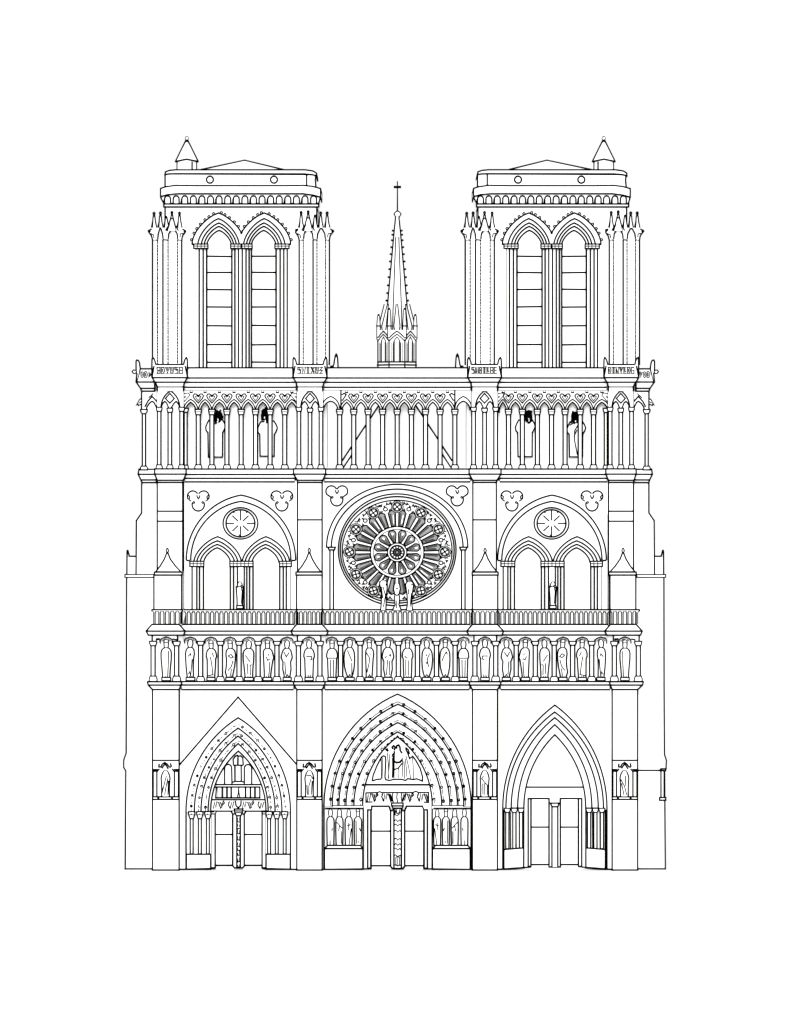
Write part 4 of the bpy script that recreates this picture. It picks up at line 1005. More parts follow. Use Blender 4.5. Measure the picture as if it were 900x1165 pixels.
# ------------------------------------------------------------------ towers
def tower(dx, c1, c2, mirror):
    X = lambda x: x + dx
    B0, B1 = (187.9, 360.4) if not mirror else (543.8, 712.9)
    # body with two belfry openings
    o1 = [(218.8, 277)] + [p_ for p_ in arcp(218.6, 278.6, 277, 242.2, 12) if p_[0] <= 274.4] + [(274.4, 266.4)]
    o2 = [(549.0 - x, y) for x, y in reversed(o1)]
    head = [(X(x), y) for x, y in o1] + [(X(x + .3), y) for x, y in o2]
    m = M()
    m.slab([(B0, 236), (B0, 419), (X(222.5), 419), (X(222.5), 278)] + head + [(X(327.8), 278), (X(327.8), 419), (B1, 419), (B1, 236)], 0.8, 13.4)
    m.slab([(B0, 236), (B0, 419), (B1, 419), (B1, 236)], 1.9, 13.4, back=True)
    m.line([(B0, 236), (B0, 419)], 0.8); m.line([(B1, 236), (B1, 419)], 0.8)
    tw = m.build('tower', CATH)
    for q in range(2):
        F = (lambda x: X(x)) if q == 0 else (lambda x: X(549.3 - x))
        def fl(pts): pts = [(F(x), y) for x, y in pts]; return pts if q == 0 else pts[::-1]
        orders = [(225, 272.2, 248.6), (229, 268.9, 253.6), (232.4, 265.8, 257.5), (235.4, 263.2, 262)]
        k = M()
        oo = [(222.5, 418.6), (222.5, 281), (218.8, 279), (218.8, 277)] + [p_ for p_ in arcp(218.6, 278.6, 277, 242.2, 12) if p_[0] <= 274.4] + [(274.6, 266.4), (274.6, 418.6)]
        inn = legsp(225, 272.2, 279, 248.6, 418.6, 12)
        k.slab(fl(oo + inn[::-1]), 0.9, 1.9)
        k.line([(F(x), y) for x, y in oo[2:-1]], 0.8); k.line([(F(x), y) for x, y in arcp(225, 272.2, 279, 248.6, 12)], 0.9)
        k.line([(F(222.5), 282), (F(222.5), 418.6)], 0.9)
        # crockets
        A_ = [p_ for p_ in arcp(218.6, 278.6, 277, 242.2, 30) if p_[0] <= 273.5]
        tot = 0; nxt = 4
        for u, v in zip(A_, A_[1:]):
            tot += math.dist(u, v)
            if tot > nxt:
                nxt += 6.4; mx_, my_ = v; nx, ny = (v[1] - u[1]), -(v[0] - u[0]); l_ = math.hypot(nx, ny)
                cx_, cy_ = mx_ + nx / l_ * 1.3, my_ + ny / l_ * 1.3
                k.line([(F(cx_ + 1.35 * math.cos(t)), cy_ + 1.35 * math.sin(t)) for t in (0, 1.05, 2.1, 3.15, 4.2, 5.25)], 0.8, closed=True, w=W * .75)
        win = k.build('belfry_window', tw)
        for j in range(3):
            a, c, y = orders[j]; a2, c2_, y2 = orders[j + 1]
            k = M(); Yj = 1.0 + .1 * (j)
            k.slab(fl(legsp(a - .2, c + .2, 279, y - .3, 418.6, 12) + legsp(a2, c2_, 279, y2, 418.6, 12)[::-1]), Yj, 1.9)
            k.line([(F(x), y_) for x, y_ in arcp(a2, c2_, 279, y2, 12)], Yj)
            k.build('arch', win)
        k = M()
        k.slab(fl(legsp(235, 263.6, 279, 261.6, 418.6, 12)), 1.35, 1.9)
        for y in (291.5, 310, 329.4, 349.2, 370.5, 392, 412.2):
            k.slab(rect(min(F(235.4), F(263.4)), y - .2, max(F(235.4), F(263.4)), y + 1.6), 1.27, 1.36); k.line([(F(235.4), y), (F(263.4), y + random.uniform(-.4, .4))], 1.27, w=W * 1.05)
        k.build('louvre', win)
        k = M()
        for x in ((226.7, 231.2, 263.7, 267.2, 271.4) if q == 0 else (226.4, 230.6, 263.1, 265.9, 269.4)): k.line([(F(x), 282.4), (F(x), 418.6)], 0.93, w=W, tb=.25)
        k.line([(F(235.2), 282.4), (F(235.2), 418.6)], 1.1, w=W * 1.15)
        for a, c in ((220.4, 236.6), (262.4, 275)):
            k.slab(rect(min(F(a), F(c)), 277.6, max(F(a), F(c)), 282.6), 0.6, 1.2, ink=True, w=W * .9); k.line([(F(a), 280), (F(c), 280)], 0.6, w=W * .7)
            for t in (a + 4.2, a + 8.4, a + 12.4):
                if t < c - 1: k.line([(F(t), 277.6), (F(t), 282.6)], 0.6, w=W * .5)
        if q == 0: k.line([(F(275.7), 282.6), (F(275.7), 418.6)], 0.9, w=W)
        k.build('shaft_cluster', win)
    # corner shafts with pinnacles
    for side, off in ((0, c1), (1, c2)):
        if side == 0:
            sh = [(173.7, 179.2), (185.4, 191.2), (202, 206.7)]; tips = [(175.3, 242.6), (182.6, 242.2), (189.2, 244.5), (195.6, 241.6), (204.2, 242.2)]
            ar = [(180, 185), (192, 201.6)]; knobs = ((169.8, 263), (210.4, 263))
        else:
            sh = [(340.4, 345), (356.2, 360.6), (370.2, 374.7)]; tips = [(342.6, 241.6), (350.6, 240.8), (358.4, 243), (364.8, 242.2), (372.2, 242.2)]
            ar = [(346, 355.6), (361.4, 369.6)]; knobs = ((337.2, 262), (378.6, 263))
        k = M()
        for j, (a, c) in enumerate(sh):
            k.slab(rect(a + off, 271, c + off, 416), 0.0, 0.5)
            sd = (side == 0) ^ (j == 2)
            for n_, x in enumerate((a, c)):
                if (side == 0 and n_ == (1 if j < 2 else 0)) or (side == 1 and n_ == (1 if j != 2 else 0)) :
                    k.dash([(x + off, 272.5), (x + off, 415.4)], 0.0, on=2.6, off=.9, w=W * .85); k.line([(x + off, 272.5), (x + off, 415.4)], -0.0, w=W * .3)
                else: k.line([(x + off, 272.5), (x + off, 415.4)], 0.0, w=W * 1.05)
            k.line([(a + off, 272.8), (c + off, 273.2)], 0.0, w=W * .8)
        k.slab(rect(sh[0][1] + off - .4, 266, sh[2][0] + off + .4, 416), 0.45, 0.8)
        shp = k.build('corner_shafts', tw)
        k = M()
        xl, xr = sh[0][0] + off, sh[2][1] + off
        # silhouette body under the spikes, open between the shafts
        k.slab([(xl, 273), (xl - 3.4, 263), (xl - .6, 259.4), (xr + .8, 259.4), (xr + 3.8, 263), (xr, 273), (sh[2][0] + off, 272), (ar[1][1] + off - 1.4, 264), ((ar[1][0] + ar[1][1]) / 2 + off, 259.8), (ar[1][0] + off + 1, 264), (sh[1][1] + off, 272), (sh[1][0] + off, 272), (ar[0][1] + off - .8, 265), ((ar[0][0] + ar[0][1]) / 2 + off, 261.6), (ar[0][0] + off + .8, 265), (sh[0][1] + off, 272)][::-1], -0.1, 0.4)
        k.line([(xl, 273), (xl - 1.4, 268), (xl - 4, 264.6), (xl - 3.8, 262), (xl - 1, 260.4)], -0.1, w=W)
        k.line([(xr, 273), (xr + 1, 268), (xr + 3.8, 264.4), (xr + 3.4, 262), (xr + .8, 260.4)], -0.1, w=W)
        k.line([(xl - 2.4, 265.6), (xl + 1, 267), (xl + 1.6, 271)], -0.1, w=W * .7); k.line([(xr + 2, 265.4), (xr - 1.4, 266), (xr - 2, 270)], -0.1, w=W * .7)
        for a, c in ar:
            md = (a + c) / 2 + off
            k.line([(a + off - .6, 272), (a + off, 266), (md - (c - a) * .2, 261), (md, 259.6), (md + (c - a) * .2, 261), (c + off, 266), (c + off + .6, 272)], -0.1, w=W)
        for kx, ky in knobs: k.line([(kx + off + 1.2 * math.cos(t), ky + 1.2 * math.sin(t)) for t in (0, 1.25, 2.5, 3.75, 5)], -0.1, closed=True, w=W * .8)
        k.build('canopy', shp)
        for j, (tx, ty) in enumerate(tips):
            tx += off; big = (j == 3 and side == 0) or (j == 1 and side == 1)
            hw = 7.4 if big else 3.0
            Yk = -0.06 - .03 * j if not big else -0.14
            yb = 262.4 if big else 259
            k = M()
            pt = [(tx - hw, yb), (tx - hw * .5, yb - (6 if big else 7)), (tx - 1.1, ty + 5), (tx - .5, ty + 1.8), (tx + .5, ty + 1.8), (tx + 1.1, ty + 5), (tx + hw * .5, yb - (6 if big else 7)), (tx + hw, yb)]
            k.slab(pt, Yk, 0.3); k.line(pt, Yk, w=W * .85)
            k.line([(tx - hw + 1.4, yb + .4), (tx - hw * .3, yb - (7 if big else 8))], Yk, w=W * .5)
            if big: k.line([(tx - hw + 2.4, yb + 1), (tx - 1.6, ty + 9), (tx, ty + 6.4), (tx + 1.6, ty + 9), (tx + hw - 2.4, yb + 1)], Yk, w=W * .5)
            if j != 2: k.line([(tx + 1.15 * math.cos(t), ty + .4 + 1.5 * math.sin(t)) for t in (0, 1.05, 2.1, 3.15, 4.2, 5.25)], Yk, closed=True, w=W * .85); k.dot(tx, ty + .2, Yk, .5)
            k.build('pinnacle', shp)
    # head of the tower: string course, little arcade, cornice, parapet
    e0, e1 = (B0 - 1.8, B1 + 2.6)
    k = M()
    base = [(e0 - .2, 232.6), (e0 + 1.4, 235.6), (B0 + 12, 234.6), (B1 - 12, 234.8), (e1 - 1.6, 236), (e1 + .2, 232.8), (e1 - 6, 232)]
    cd0, cd1 = (182.8, 364.7) if not mirror else (538.9, 717)
    q = [(cd0, 214.4), (cd0 + 6, 212.4), (cd0 + 17, 210.8), (cd0 + 40, 211.2), (cd1 - 40, 211.2), (cd1 - 20, 210.8), (cd1 - 9, 212), (cd1, 214.6), (cd1, 224.2), (cd1 - 8, 222), (cd1 - 20, 220.4), (cd0 + 20, 220.4), (cd0 + 8, 221.4), (cd0, 223.6)]
    k.slab(q[::-1], 0.3, 14.0, back=True, w=W * .8); k.line(q, 0.3, closed=True)
    k.slab([(cd0 + .6, 222.4), (cd0 + .4, 225.6), (e0, 232), (e1, 232), (cd1 - .4, 225.6), (cd1 - .6, 222.4), (cd1 - 20, 220.4), (cd0 + 20, 220.4)], 0.65, 13.8)
    k.line([(cd0, 223.6), (cd0 + .8, 226.4), (e0 + .2, 230.8), (e0, 232)], 0.65); k.line([(cd1, 224.2), (cd1 - .8, 227), (e1 - .4, 231), (e1, 232)], 0.65)
    k.rows([(232, e0 + .3, e1 - .3, 0.5), (235.4, e0 + .3, e1 - .3, 0.5)], 13.6)
    k.build('cornice', tw)
    k = M(); n_ = 18; st = (cd1 - cd0 - 6) / n_
    for j in range(n_):
        x = cd0 + 3 + st * (j + .5)
        k.line([(x - 3.4, 231.8), (x - 3.3, 226.6)] + hcap(x, 226.2, 3.3, 6) + [(x + 3.3, 226.6), (x + 3.4, 231.8)], 0.65, w=W)
        if j % 2 == 0: k.line([(x - 2.6, 224.6), (x - 4, 226.4), (x - 4.4, 231)], 0.65, w=W * .6)
        k.line([(x + 3.4, 231.4), (x + st - 3.4, 231.4)], 0.65, w=W * .8)
    k.build('arcade_frieze', tw)
    k = M()
    d0, d1 = (187.9, 359.2) if not mirror else (543.4, 712.2)
    q = [(d0, 198.6), (d0, 213.6), (d1, 213.6), (d1 - .4, 206), (d1, 199.6)]
    k.slab(q, 0.9, 13.2); k.line([(d0, 198.6), (d0, 212.4)], 0.9); k.line([(d1, 199.8), (d1 - .6, 205), (d1 + .3, 213)], 0.9)
    vx = 348.9 if not mirror else 554.4
    k.line([(vx, 198), (vx, 211)], 0.9)
    q = [(d0 - .2, 198.6), (d0 + .4, 195.6), (d0 + 5, 193.9), (d0 + 12, 193.2), (d1 - 12, 193.2), (d1 - 3, 194.6), (d1 + .8, 197), (d1 + 1, 200), (d1 - 4, 198.6), (d1 - 14, 197.8), (d0 + 12, 197.6), (d0 + 4, 197.8)]
    k.slab(q[::-1], 0.75, 13.4, back=True, w=W * .8); k.line(q, 0.75, closed=True)
    k.build('parapet', tw)
    for x in ((238.9, 311.7) if not mirror else (589.4, 661.4)):
        k = M(); k.slab(ell(x, 204.4, 3.9, 3.9, 20), 0.86, 0.95); k.line(ell(x, 204.4, 3.9, 3.9, 20), 0.86, closed=True, w=W * 1.05); k.build('roundel', tw)
    # low pyramid roof
    k = M(); a, c, ap = (229.2, 322.2, 278) if not mirror else (579.4, 672.5, 622.5)
    v = [P(a - 30, 197, 2.0), P(c + 30, 197, 2.0), P(c + 30, 197, 12.0), P(a - 30, 197, 12.0)]
    zt = P(ap, 182.2, 7.0)
    v = [P(a, 193.4, 6.6), P(c, 193.4, 6.6), P(c, 193.4, 12.0), P(a, 193.4, 12.0)]
    b = k.add(v + [P(ap, 182.2, 8.6)])
    for t in range(4): k.face((b + t, b + (t + 1) % 4, b + 4), ST); 
    k.face((b+3, b+2, b+1, b), ST)
    up_ = Vector((0, -.05, .05)); k.bar(v[0] + up_, zt + Vector((0, 1.5, .05)), W * .85); k.bar(v[1] + up_, zt + Vector((0, 1.5, .05)), W * .85)
    k.build('roof', tw)
    # stair turret
    tx = 212.6 if not mirror else 686.9
    k = M(); k.lathe(tx, 3.0, [(183.6, 10.8), (197, 10.8)], 16)
    ex = 218.6 if not mirror else 680.4
    k.line([(ex, 184), (ex, 193)], 3.0 - 10.8 / S * .85); k.build('turret', tw); tu = bpy.context.scene.collection.objects[-1]
    c_ = M(); c_.lathe(tx, 3.0, [(159.6, .4), (183.9, 12.4)], 20, w=W * 1.35)
    cc = P(tx, 183.9, 3.0); R_ = 12.4 / S
    c_.bars([Vector((cc.x + R_ * math.cos(t), 3.0 + R_ * math.sin(t), cc.z + .18 * (1 - abs(math.cos(t))))) for t in [2*pi*j/20 for j in range(21)]], W)
    c_.line([(tx + 1.3 * math.cos(t), 157.6 + 1.9 * math.sin(t)) for t in [2*pi*j/8 for j in range(8)]], 3.0, closed=True, w=W)
    c_.slab([(tx + 1.3 * math.cos(t), 157.6 + 1.9 * math.sin(t)) for t in [2*pi*j/8 for j in range(8)]], 2.95, 3.05)
    c_.build('turret_roof', tu)
    return tw
tower(0, 0, 0, False)
tower(353.0, 355.7, 352.8, True)
m = M()   # horns beside the towers on the terrace
for x, sg in ((382.5, -1), (520.5, 1)):
    pt = [(x - sg * -4, 418.4)]
    s = sg
    q = [(x + -s * 2.2, 418.4), (x - s * 1.6, 408), (x - s * .9, 404), (x, 402.9), (x + s * 1.0, 405), (x + s * 2.6, 414.5), (x + s * 3.4, 416.6), (x + s * 7, 416.8), (x + s * 7, 418.4)]
    m.slab(q, 0.2, 0.6); m.line(q[:-1], 0.2)
    m.line([(x - 1, 405.6), (x + 1, 405.6)], 0.2, w=W * .7)
m.build('terrace_pinnacle', CATH)

# ------------------------------------------------------------------ statues (things of their own)
def statue(name, cx, yt, yb, w, Y, folds, label, group=None, head='crown', lean=0.0, base=True, prof=None, d=0.22, cat='statue', shoulder=1.0):
    m = M(); H = yb - yt; h = w / 2
    if head == 'crown':   hd = [(0, .34), (.035, .42), (.10, .40), (.165, .36), (.20, .30)]
    elif head == 'mitre': hd = [(0, .08), (.05, .34), (.10, .46), (.165, .44), (.20, .36)]
    elif head == 'bare':  hd = [(0, .16), (.02, .36), (.08, .50), (.14, .44), (.185, .26)]
    elif head == 'hood':  hd = [(0, .20), (.03, .42), (.08, .52), (.15, .55), (.2, .60)]
    else: hd = []
    body = prof or [(.225, .62), (.26, .86), (.34, 1.0 * shoulder), (.5, .98), (.68, .84), (.86, .72), (.97, .70), (1.0, .66)]
    pr = hd + body
    sway = lambda t: lean * math.sin(pi * t)
    L_ = [(cx + (-q[1] + sway(q[0])) * h, yt + q[0] * H) for q in pr]; R_ = [(cx + (q[-1] + sway(q[0])) * h, yt + q[0] * H) for q in pr]
    outl = L_ + R_[::-1]
    n = len(outl)
    cxs = [(a[0] + b_[0]) / 2 for a, b_ in zip(L_, R_)]; cxs = cxs + cxs[::-1]
    V0 = [P(x, y, Y) for x, y in outl]
    rings = []
    fb = min(d, .22) * .4
    for sc, dy in ((1, 0), (.82, -fb / d * .6), (.45, -fb / d), (0.0, -fb / d * 1.1)):
        rings.append([P(c + (x - c) * sc, y, Y) + Vector((0, dy * d, 0)) for (x, y), c in zip(outl, cxs)])
    for sc, dy in ((.8, 1.2), (0.0, 1.6)):
        rings.append([P(c + (x - c) * sc, y, Y) + Vector((0, dy * d, 0)) for (x, y), c in zip(outl, cxs)])
    bs = [m.add(r) for r in rings]
    def link(a, b_, rev):
        for i in range(n):
            j = (i + 1) % n
            f = (a + i, a + j, b_ + j, b_ + i)
            m.face(f if not rev else f[::-1], ST)
    link(bs[0], bs[1], False); link(bs[1], bs[2], False); link(bs[2], bs[3], False)
    link(bs[0], bs[4], True); link(bs[4], bs[5], True)
    m.line(outl, Y, closed=True, w=W * .95, t=.7 * fb, tb=.03)
    if hd: m.line([(cx - .55 * h, yt + .215 * H), (cx - .2 * h, yt + .2 * H), (cx + .2 * h, yt + .2 * H), (cx + .55 * h, yt + .215 * H)], Y, w=W * .7, t=fb * 1.25, tb=0)
    if head == 'crown' and H > 30:
        m.line([(cx - .38 * h, yt + .06 * H), (cx + .38 * h, yt + .06 * H)], Y, w=W * .6, t=fb * 1.25, tb=0)
    for f in folds:
        m.line([(cx + (u + sway(t)) * h, yt + t * H) for u, t in f], Y, w=W * .72, t=fb * 1.25, tb=0)
    if base:
        m.slab(rect(cx - h * .85, yb - .02 * H, cx + h * .85, yb + 2.6), Y - d * .5, Y + d * .8, ink=True, w=W * .8)
        m.line([(cx - .3 * h, yb - .01 * H), (cx - .2 * h, yb - .045 * H), (cx + .05 * h, yb - .02 * H), (cx + .25 * h, yb - .045 * H), (cx + .4 * h, yb)], Y - d * .5, w=W * .6)
    o = m.build(name, None, origin=P(cx, yb + (2.6 if base else 0), Y))
    return tag(o, label, cat, group)

F = [
 [[(.45, .28), (.42, .6), (.3, .95)]],
 [[(-.4, .44), (.15, .36), (.2, .42)], [(.45, .5), (.3, .72), (.05, .95)], [(-.35, .9), (-.1, .82), (.05, .95)]],
 [[(.1, .3), (.5, .42)], [(-.2, .42), (.15, .68), (.4, .92)], [(-.6, .93), (.5, .9)]],
 [[(-.5, .4), (.1, .36), (.55, .43), (.1, .46), (-.5, .4)], [(.5, .52), (.2, .68), (-.5, .8)], [(.2, .74), (.1, .95)]],
 [[(-.6, .38), (-.1, .48), (.3, .56)], [(-.2, .6), (-.15, .9)], [(.3, .92), (.3, .66), (.6, .63)]],
 [[(.2, .34), (.22, .4)], [(-.3, .42), (0, .52), (.5, .48)], [(.4, .56), (.35, .78), (.25, .95)]],
 [[(-.6, .3), (-.1, .43), (.5, .31)], [(-.4, .55), (-.3, .9)], [(-.3, .97), (0, .9), (.4, .97)]],
 [[(-.6, .42), (.5, .42), (.5, .5), (.1, .52)], [(-.25, .97), (-.15, .9)], [(.2, .97), (.3, .9)]],
 [[(-.7, .46), (.7, .46)], [(-.35, .5), (-.3, .95)], [(.3, .5), (.25, .95)]],
 [[(-.4, .27), (.1, .42), (.55, .56)], [(.5, .6), (.4, .92)], [(-.3, .96), (0, .9), (.3, .97)]],
 [[(-.7, .32), (0, .46), (-.1, .6), (-.5, .85)], [(.2, .36), (.3, .4)], [(-.2, .97), (.1, .9), (.3, .97)]],
 [[(-.65, .48), (-.25, .42)], [(.15, .42), (.5, .38), (.6, .44)], [(-.05, .52), (-.3, .92)], [(.35, .54), (.25, .92)]],
 [[(-.6, .4), (-.3, .45), (0, .45)], [(-.35, .5), (-.35, .93)], [(.15, .52), (.15, .93)]],
 [[(.5, .34), (.05, .48), (.15, .62), (.35, .7)], [(-.2, .36), (-.1, .42)], [(-.15, .56), (-.1, .62)], [(-.3, .95), (0, .9), (.3, .96)]],
 [[(.3, .3), (-.2, .42), (-.6, .55)], [(.3, .3), (.5, .38)], [(-.3, .97), (0, .9), (.3, .96)]],
]
BODY = {
 'plain':  [(.225, .62), (.26, .86), (.34, 1.0), (.5, .98), (.68, .84), (.86, .74), (1.0, .70)],
 'elbows': [(.225, .58), (.26, .82), (.33, 1.0), (.44, 1.16), (.50, 1.0), (.56, .8), (.76, .86), (.92, .62), (1.0, .56)],
 'right':  [(.225, .58, .6), (.26, .8, .84), (.34, .86, 1.0), (.45, .82, 1.2), (.52, .8, 1.0), (.7, .72, .8), (.88, .62, .66), (1.0, .6, .6)],
 'hem':    [(.225, .6, .6), (.26, .82, .86), (.36, .94, 1.0), (.52, .8, .95), (.7, .86, .8), (.84, 1.0, .62), (.93, .74, .52), (1.0, .5, .5)],
 'balloon':[(.225, .56), (.26, .78), (.34, .98), (.5, 1.06), (.7, .96), (.85, .72), (.93, .5), (1.0, .46)],
 'narrow': [(.225, .54, .54), (.26, .72, .76), (.36, .84, .86), (.5, .8, .72), (.7, .74, .64), (.9, .64, .6), (1.0, .6, .56)],
 'stepped':[(.225, .6), (.26, .84), (.34, 1.04), (.42, 1.08), (.48, .88), (.7, .84), (.9, .78), (1.0, .74)],
}
KB = ['plain', 'narrow', 'stepped', 'hem', 'plain', 'right', 'elbows', 'stepped', 'stepped', 'balloon', 'narrow', 'elbows', 'stepped', 'balloon', 'balloon']
mir = lambda f: [[(-u, t) for u, t in l] for l in f]
G = 'carved kings standing in the gallery above the portals'
DESC = ['cloak hanging straight', 'small mark on the chest', 'long diagonal cloak edge', 'cloak swept to one side', 'sash to the hip', 'hand at the waist', 'deep V neckline',
        'both hands folded at the belt', 'level belt and pleats', 'falling shoulder cloak edge', 'pointed cloak fold at the waist', 'both elbows out', 'many straight skirt pleats', 'curled cloak fold on the chest', 'bent arm drawn across the chest']
ORD = ['first', 'second', 'third', 'fourth', 'fifth', 'sixth', 'seventh', 'eighth']
def king(x, k, Y, where, flip=False, yt=728.2, lean=0, head='crown'):
    f = mir(F[k]) if flip else F[k]
    bd = BODY[KB[k]]
    if flip: bd = [(q[0], q[-1], q[1]) for q in bd]
    statue('king_statue', x, yt + (x * 7 % 1.6) - .4, 771.6, 11.2 + (x * 3 % 1.2) - .4, Y, f, f'king with {DESC[k]}, {where}', G, head=head, lean=lean, prof=bd)
king(189.1, 0, -1.2, 'on the far left pier of the gallery')
for j, x in enumerate(KST[0]): king(x, j + 1, -0.02, f'{ORD[j]} from left in the left third', lean=(-.12, .1, .12, -.08, .08, -.1)[j], head=('bare', 'crown', 'crown', 'bare', 'crown', 'bare')[j])
king(351.7, 7, -1.2, 'on the pier left of the rose window', head='bare')
for j, (x, k) in enumerate(zip(KST[1], (8, 9, 10, 11, 12, 13, 14, 8))): king(x, k, -0.02, f'{ORD[j]} from left under the rose window', flip=(j == 7), lean=(0, -.14, .1, 0, 0, .12, -.12, 0)[j], head='bare' if j % 2 else 'crown')
king(551.8, 7, -1.2, 'on the pier right of the rose window', flip=True, head='bare')
for j, (x, k) in enumerate(zip(KST[2], (6, 5, 4, 3, 2, 1))): king(x, k, -0.02, f'{ORD[j]} from left in the right third', flip=True, lean=(.1, -.08, .08, -.12, -.1, .12)[j], head=('bare', 'crown', 'bare', 'crown', 'crown', 'bare')[j])
king(711, 0, -1.2, 'on the far right pier of the gallery', flip=True)

# jamb statues of the central portal
GJ = 'saints standing in the jambs of the central portal'
slim = [(.225, .62), (.27, .92), (.36, 1.0), (.6, .98), (.8, .95), (1.0, .9)]
JF = [[[(.5, .5), (.4, .6)], [(-.1, .85), (-.1, .98)]], [[(-.8, .35), (-.1, .42), (.7, .52)], [(0, .45), (-.2, .6)], [(.5, .6), (.5, .95)]], [[(-.5, .45), (.6, .42)], [(0, .36), (0, .58)], [(.7, .52), (.4, .75), (.1, .97)]], [[(-.5, .3), (-.4, .95)], [(.4, .5), (.7, .6)], [(0, .88), (.4, .92)]]]
HD = ['bare', 'hood', 'mitre', 'crown']
JD = ['round haloed head', 'close hood', 'pointed mitre', 'flat cap']
for j, x in enumerate((376.0, 386.2, 396.8, 407.2)):
    statue('saint_statue', x, 921.0, 962, 8.1, 0.55, JF[j], f'slim saint with {JD[j]}, {ORD[j]} from left beside the central portal\'s left door', GJ, head=HD[j], base=False, prof=slim, d=.18)
for j, x in enumerate((497.4, 507.4, 517.4, 528.4)):
    k = (2, 3, 1, 0)[j]
    statue('saint_statue', x, 921.0, 962, 8.0, 0.55, mir(JF[k]), f'slim saint with {JD[k]}, {ORD[j]} from left beside the central portal\'s right door', GJ, head=HD[k], base=False, prof=slim, d=.18)
# niche figures low on the piers
NP = [(.02, .3), (.1, .62), (.18, .8), (.3, .95), (.5, .86), (.75, .82), (1, .84)]
NF = [[[(.2, .2), (-.3, .55), (-.8, .9)], [(.5, .3), (.1, .65), (-.2, .95)], [(.6, .4), (.5, .95)]],
      [[(-.6, .2), (.3, .2), (.8, .34)], [(.4, .32), (-.1, .6), (-.1, .95)], [(.6, .4), (.4, .95)], [(-.5, .55), (-.4, .95)]],
      [[(-.7, .3), (0, .46), (.6, .58), (.6, .95)], [(0, .5), (.05, .95)], [(-.4, .5), (-.35, .95)], [(-.2, .2), (-.5, .3)]],
      [[(-.8, .34), (0, .6), (.5, .95)], [(-.6, .5), (-.1, .95)], [(.2, .2), (.3, .6)]]]
for x, k, ds in ((188.4, 0, 'in a left-falling cloak, in the low niche of the far left pier'), (352, 1, 'with hand on hip, in the pier niche left of the central portal'), (551.4, 2, 'with hip sash, in the pier niche right of the central portal'), (710.4, 3, 'in a diagonally wrapped cloak, in the niche of the far right pier')):
    statue('niche_statue', x, 876.4, 905.8, 10.6, -1.55, NF[k], f'stone figure {ds}', 'figures in the pier niches', head='none', prof=NP, base=False, d=.15)
# small figure between the lancets of each great window
for x, ds in ((272.9, 'left'), (629.0, 'right')):
    statue('pillar_statue', x, 662.3, 689.6, 8.6, 0.1, [[(.3, .12), (.6, .4), (.4, .9)], [(-.8, .22), (0, .16), (.8, .25)]], f'small hooded figure on a pedestal between the lancets of the {ds} great window', 'figures between the lancets', head='none', prof=[(0, .16), (.06, .5), (.16, .62), (.2, .95), (.3, .9), (.7, .72), (1, .66)], base=True, d=.15)
# Virgin with two angels before the rose
statue('angel_statue', 436.0, 660.5, 694, 8.6, -0.75, [[(-.2, .2), (.4, .5), (0, .9)], [(.6, .1), (.9, .2)], [(-.6, .2), (-.3, .6)]], 'angel leaning inwards left of the central figure before the rose window', 'figures before the rose window', head='none', prof=[(0, .2), (.04, .9), (.12, 1.0), (.3, .85), (.5, .62), (.75, .6), (1, .66)], base=False, d=.16, lean=.2)
statue('angel_statue', 466.0, 662.0, 694, 8.6, -0.75, [[(-.3, .25), (-.25, .45)], [(.3, .1), (.8, .1)], [(.5, .4), (.1, .9)]], 'angel with broad shoulders right of the central figure before the rose window', 'figures before the rose window', head='none', prof=[(0, .5), (.05, .95), (.12, 1.05), (.3, .85), (.5, .6), (.75, .5), (1, .8)], base=False, d=.16)
m = M()
o = statue('virgin_statue', 451.6, 657.0, 694, 8.0, -0.7, [[(-.4, .34), (.4, .34)], [(-.6, .5), (0, .56), (.6, .5)], [(-.2, .7), (-.1, .95)]], 'central standing figure on a flared foot before the rose window', 'figures before the rose window', head='none', prof=[(0, .25), (.08, .4), (.18, .4), (.24, .8), (.36, .95), (.46, .7), (.54, .55), (.6, .7), (.78, .62), (.84, .45), (.92, .9), (1, 1.25)], base=False, d=.16)
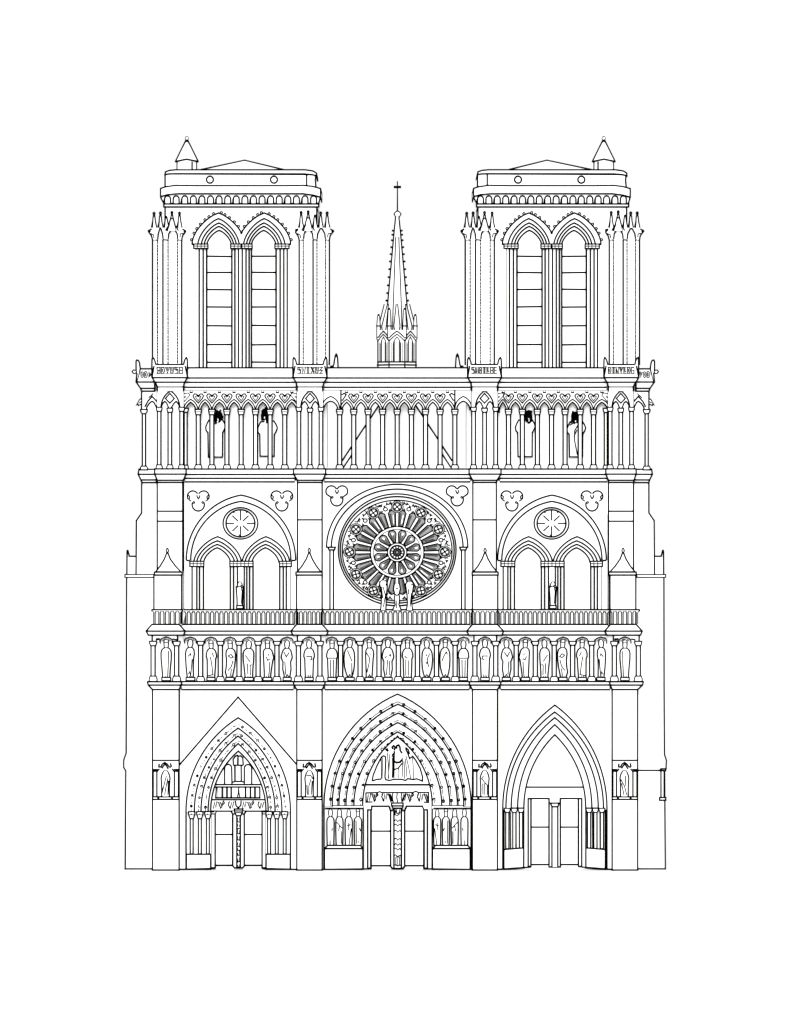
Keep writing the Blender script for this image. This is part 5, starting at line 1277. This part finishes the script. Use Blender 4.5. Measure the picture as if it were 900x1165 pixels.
# figures behind the upper colonnade
def shade(cx, bx0, bx1, y0, y1, hx0, hx1, hy0, hy1, ds, rag, folds=()):
    m = M(); n = 16
    pts = []
    cxh, cyh = (hx0 + hx1) / 2, (hy0 + hy1) / 2
    for i in range(n):
        a = 2 * pi * i / n; r = random.uniform(.86, 1.1)
        c_, s_ = math.cos(a), math.sin(a)
        e = .75
        pts.append((cxh + (hx1 - hx0) / 2 * r * math.copysign(abs(c_) ** e, c_), cyh + (hy1 - hy0) / 2 * r * math.copysign(abs(s_) ** e, s_)))
    mw = bx1 - bx0
    body = [(bx0 + 3.6, y0), (bx0 + 1.6, y0 + 4), (bx0, y0 + 8), (bx0 + .6, y0 + 12), (bx0 + 2.6, y0 + 14), (bx0 + 3, y1), (bx1 - 3.6, y1), (bx1 - 3.4, y0 + 14), (bx1 - 1.6, y0 + 11), (bx1, y0 + 7), (bx1 - 1.4, y0 + 3), (bx1 - 4, y0 - 1)]
    m.slab(body, 0.75, 1.15, ink=False); m.line(body, 0.75, closed=True, w=W * .95)
    for f in folds: m.line(f, 0.75, w=W * .8)
    o = m.build('gallery_figure', None, origin=P((bx0 + bx1) / 2, y1, 0.9))
    k = M(); k.slab(pts, 0.55, 1.05, mi=IK)
    for q in range(5):
        a = random.uniform(0, 6.28); k.line([(cxh + rag * .3 * math.cos(a) * (hx1 - hx0), cyh + .4 * (hy1 - hy0) * math.sin(a)), (cxh + .62 * (hx1 - hx0) * math.cos(a), cyh + .6 * (hy1 - hy0) * math.sin(a))], 0.55, w=W * 1.2)
    for q in range(2):
        x = random.uniform(hx0 + 2, hx1 - 2); y = random.uniform(cyh + 1, hy1 - 1.5)
        k.line([(x, y), (x + random.uniform(-1.2, 1.2), y + random.uniform(1.5, 3.5))], 0.54, w=W * .55, mi=ST)
    for q in range(7):
        x = random.uniform(hx0 - .8, hx1 + .8); y = random.uniform(hy0 - 1.5, hy1 - 3)
        k.line([(x, y), (x + random.uniform(-1.4, 1.4), y + random.uniform(3, 6))], 0.55, w=W * .8)
    hd = k.build('head', None); hd.parent = o; hd.location = (-o.location.x, -o.location.y, -o.location.z)
    tag(o, ds, 'figure', 'dark-headed figures behind the upper columns')
shade(0, 234, 256.6, 478, 520, 242, 253, 466.5, 481.5, 'black-haired pale figure behind the second column of the left colonnade', 1)
shade(0, 293, 315.6, 480, 519, 297, 310, 464.5, 480, 'black-haired pale figure beside the sixth column of the left colonnade', 1)
shade(0, 586.4, 609, 478, 519.6, 596.6, 606, 466.6, 480.6, 'black-haired pale figure behind the second column of the right colonnade', 1)
shade(0, 645, 666.4, 480, 519.8, 650, 661, 467, 481.5, 'black-haired figure with cloak folds near the right colonnade\'s sixth column', 1, ([(648, 484), (653, 481), (660, 480)], [(657, 518), (653.5, 500), (653.8, 490), (658, 483)], [(653, 497), (656.4, 489)]))
for x, a, c in ((241, 236.2, 240), (307.3, 309, 312.4), (594, 589, 592), (660.1, 661.4, 664)):
    pass
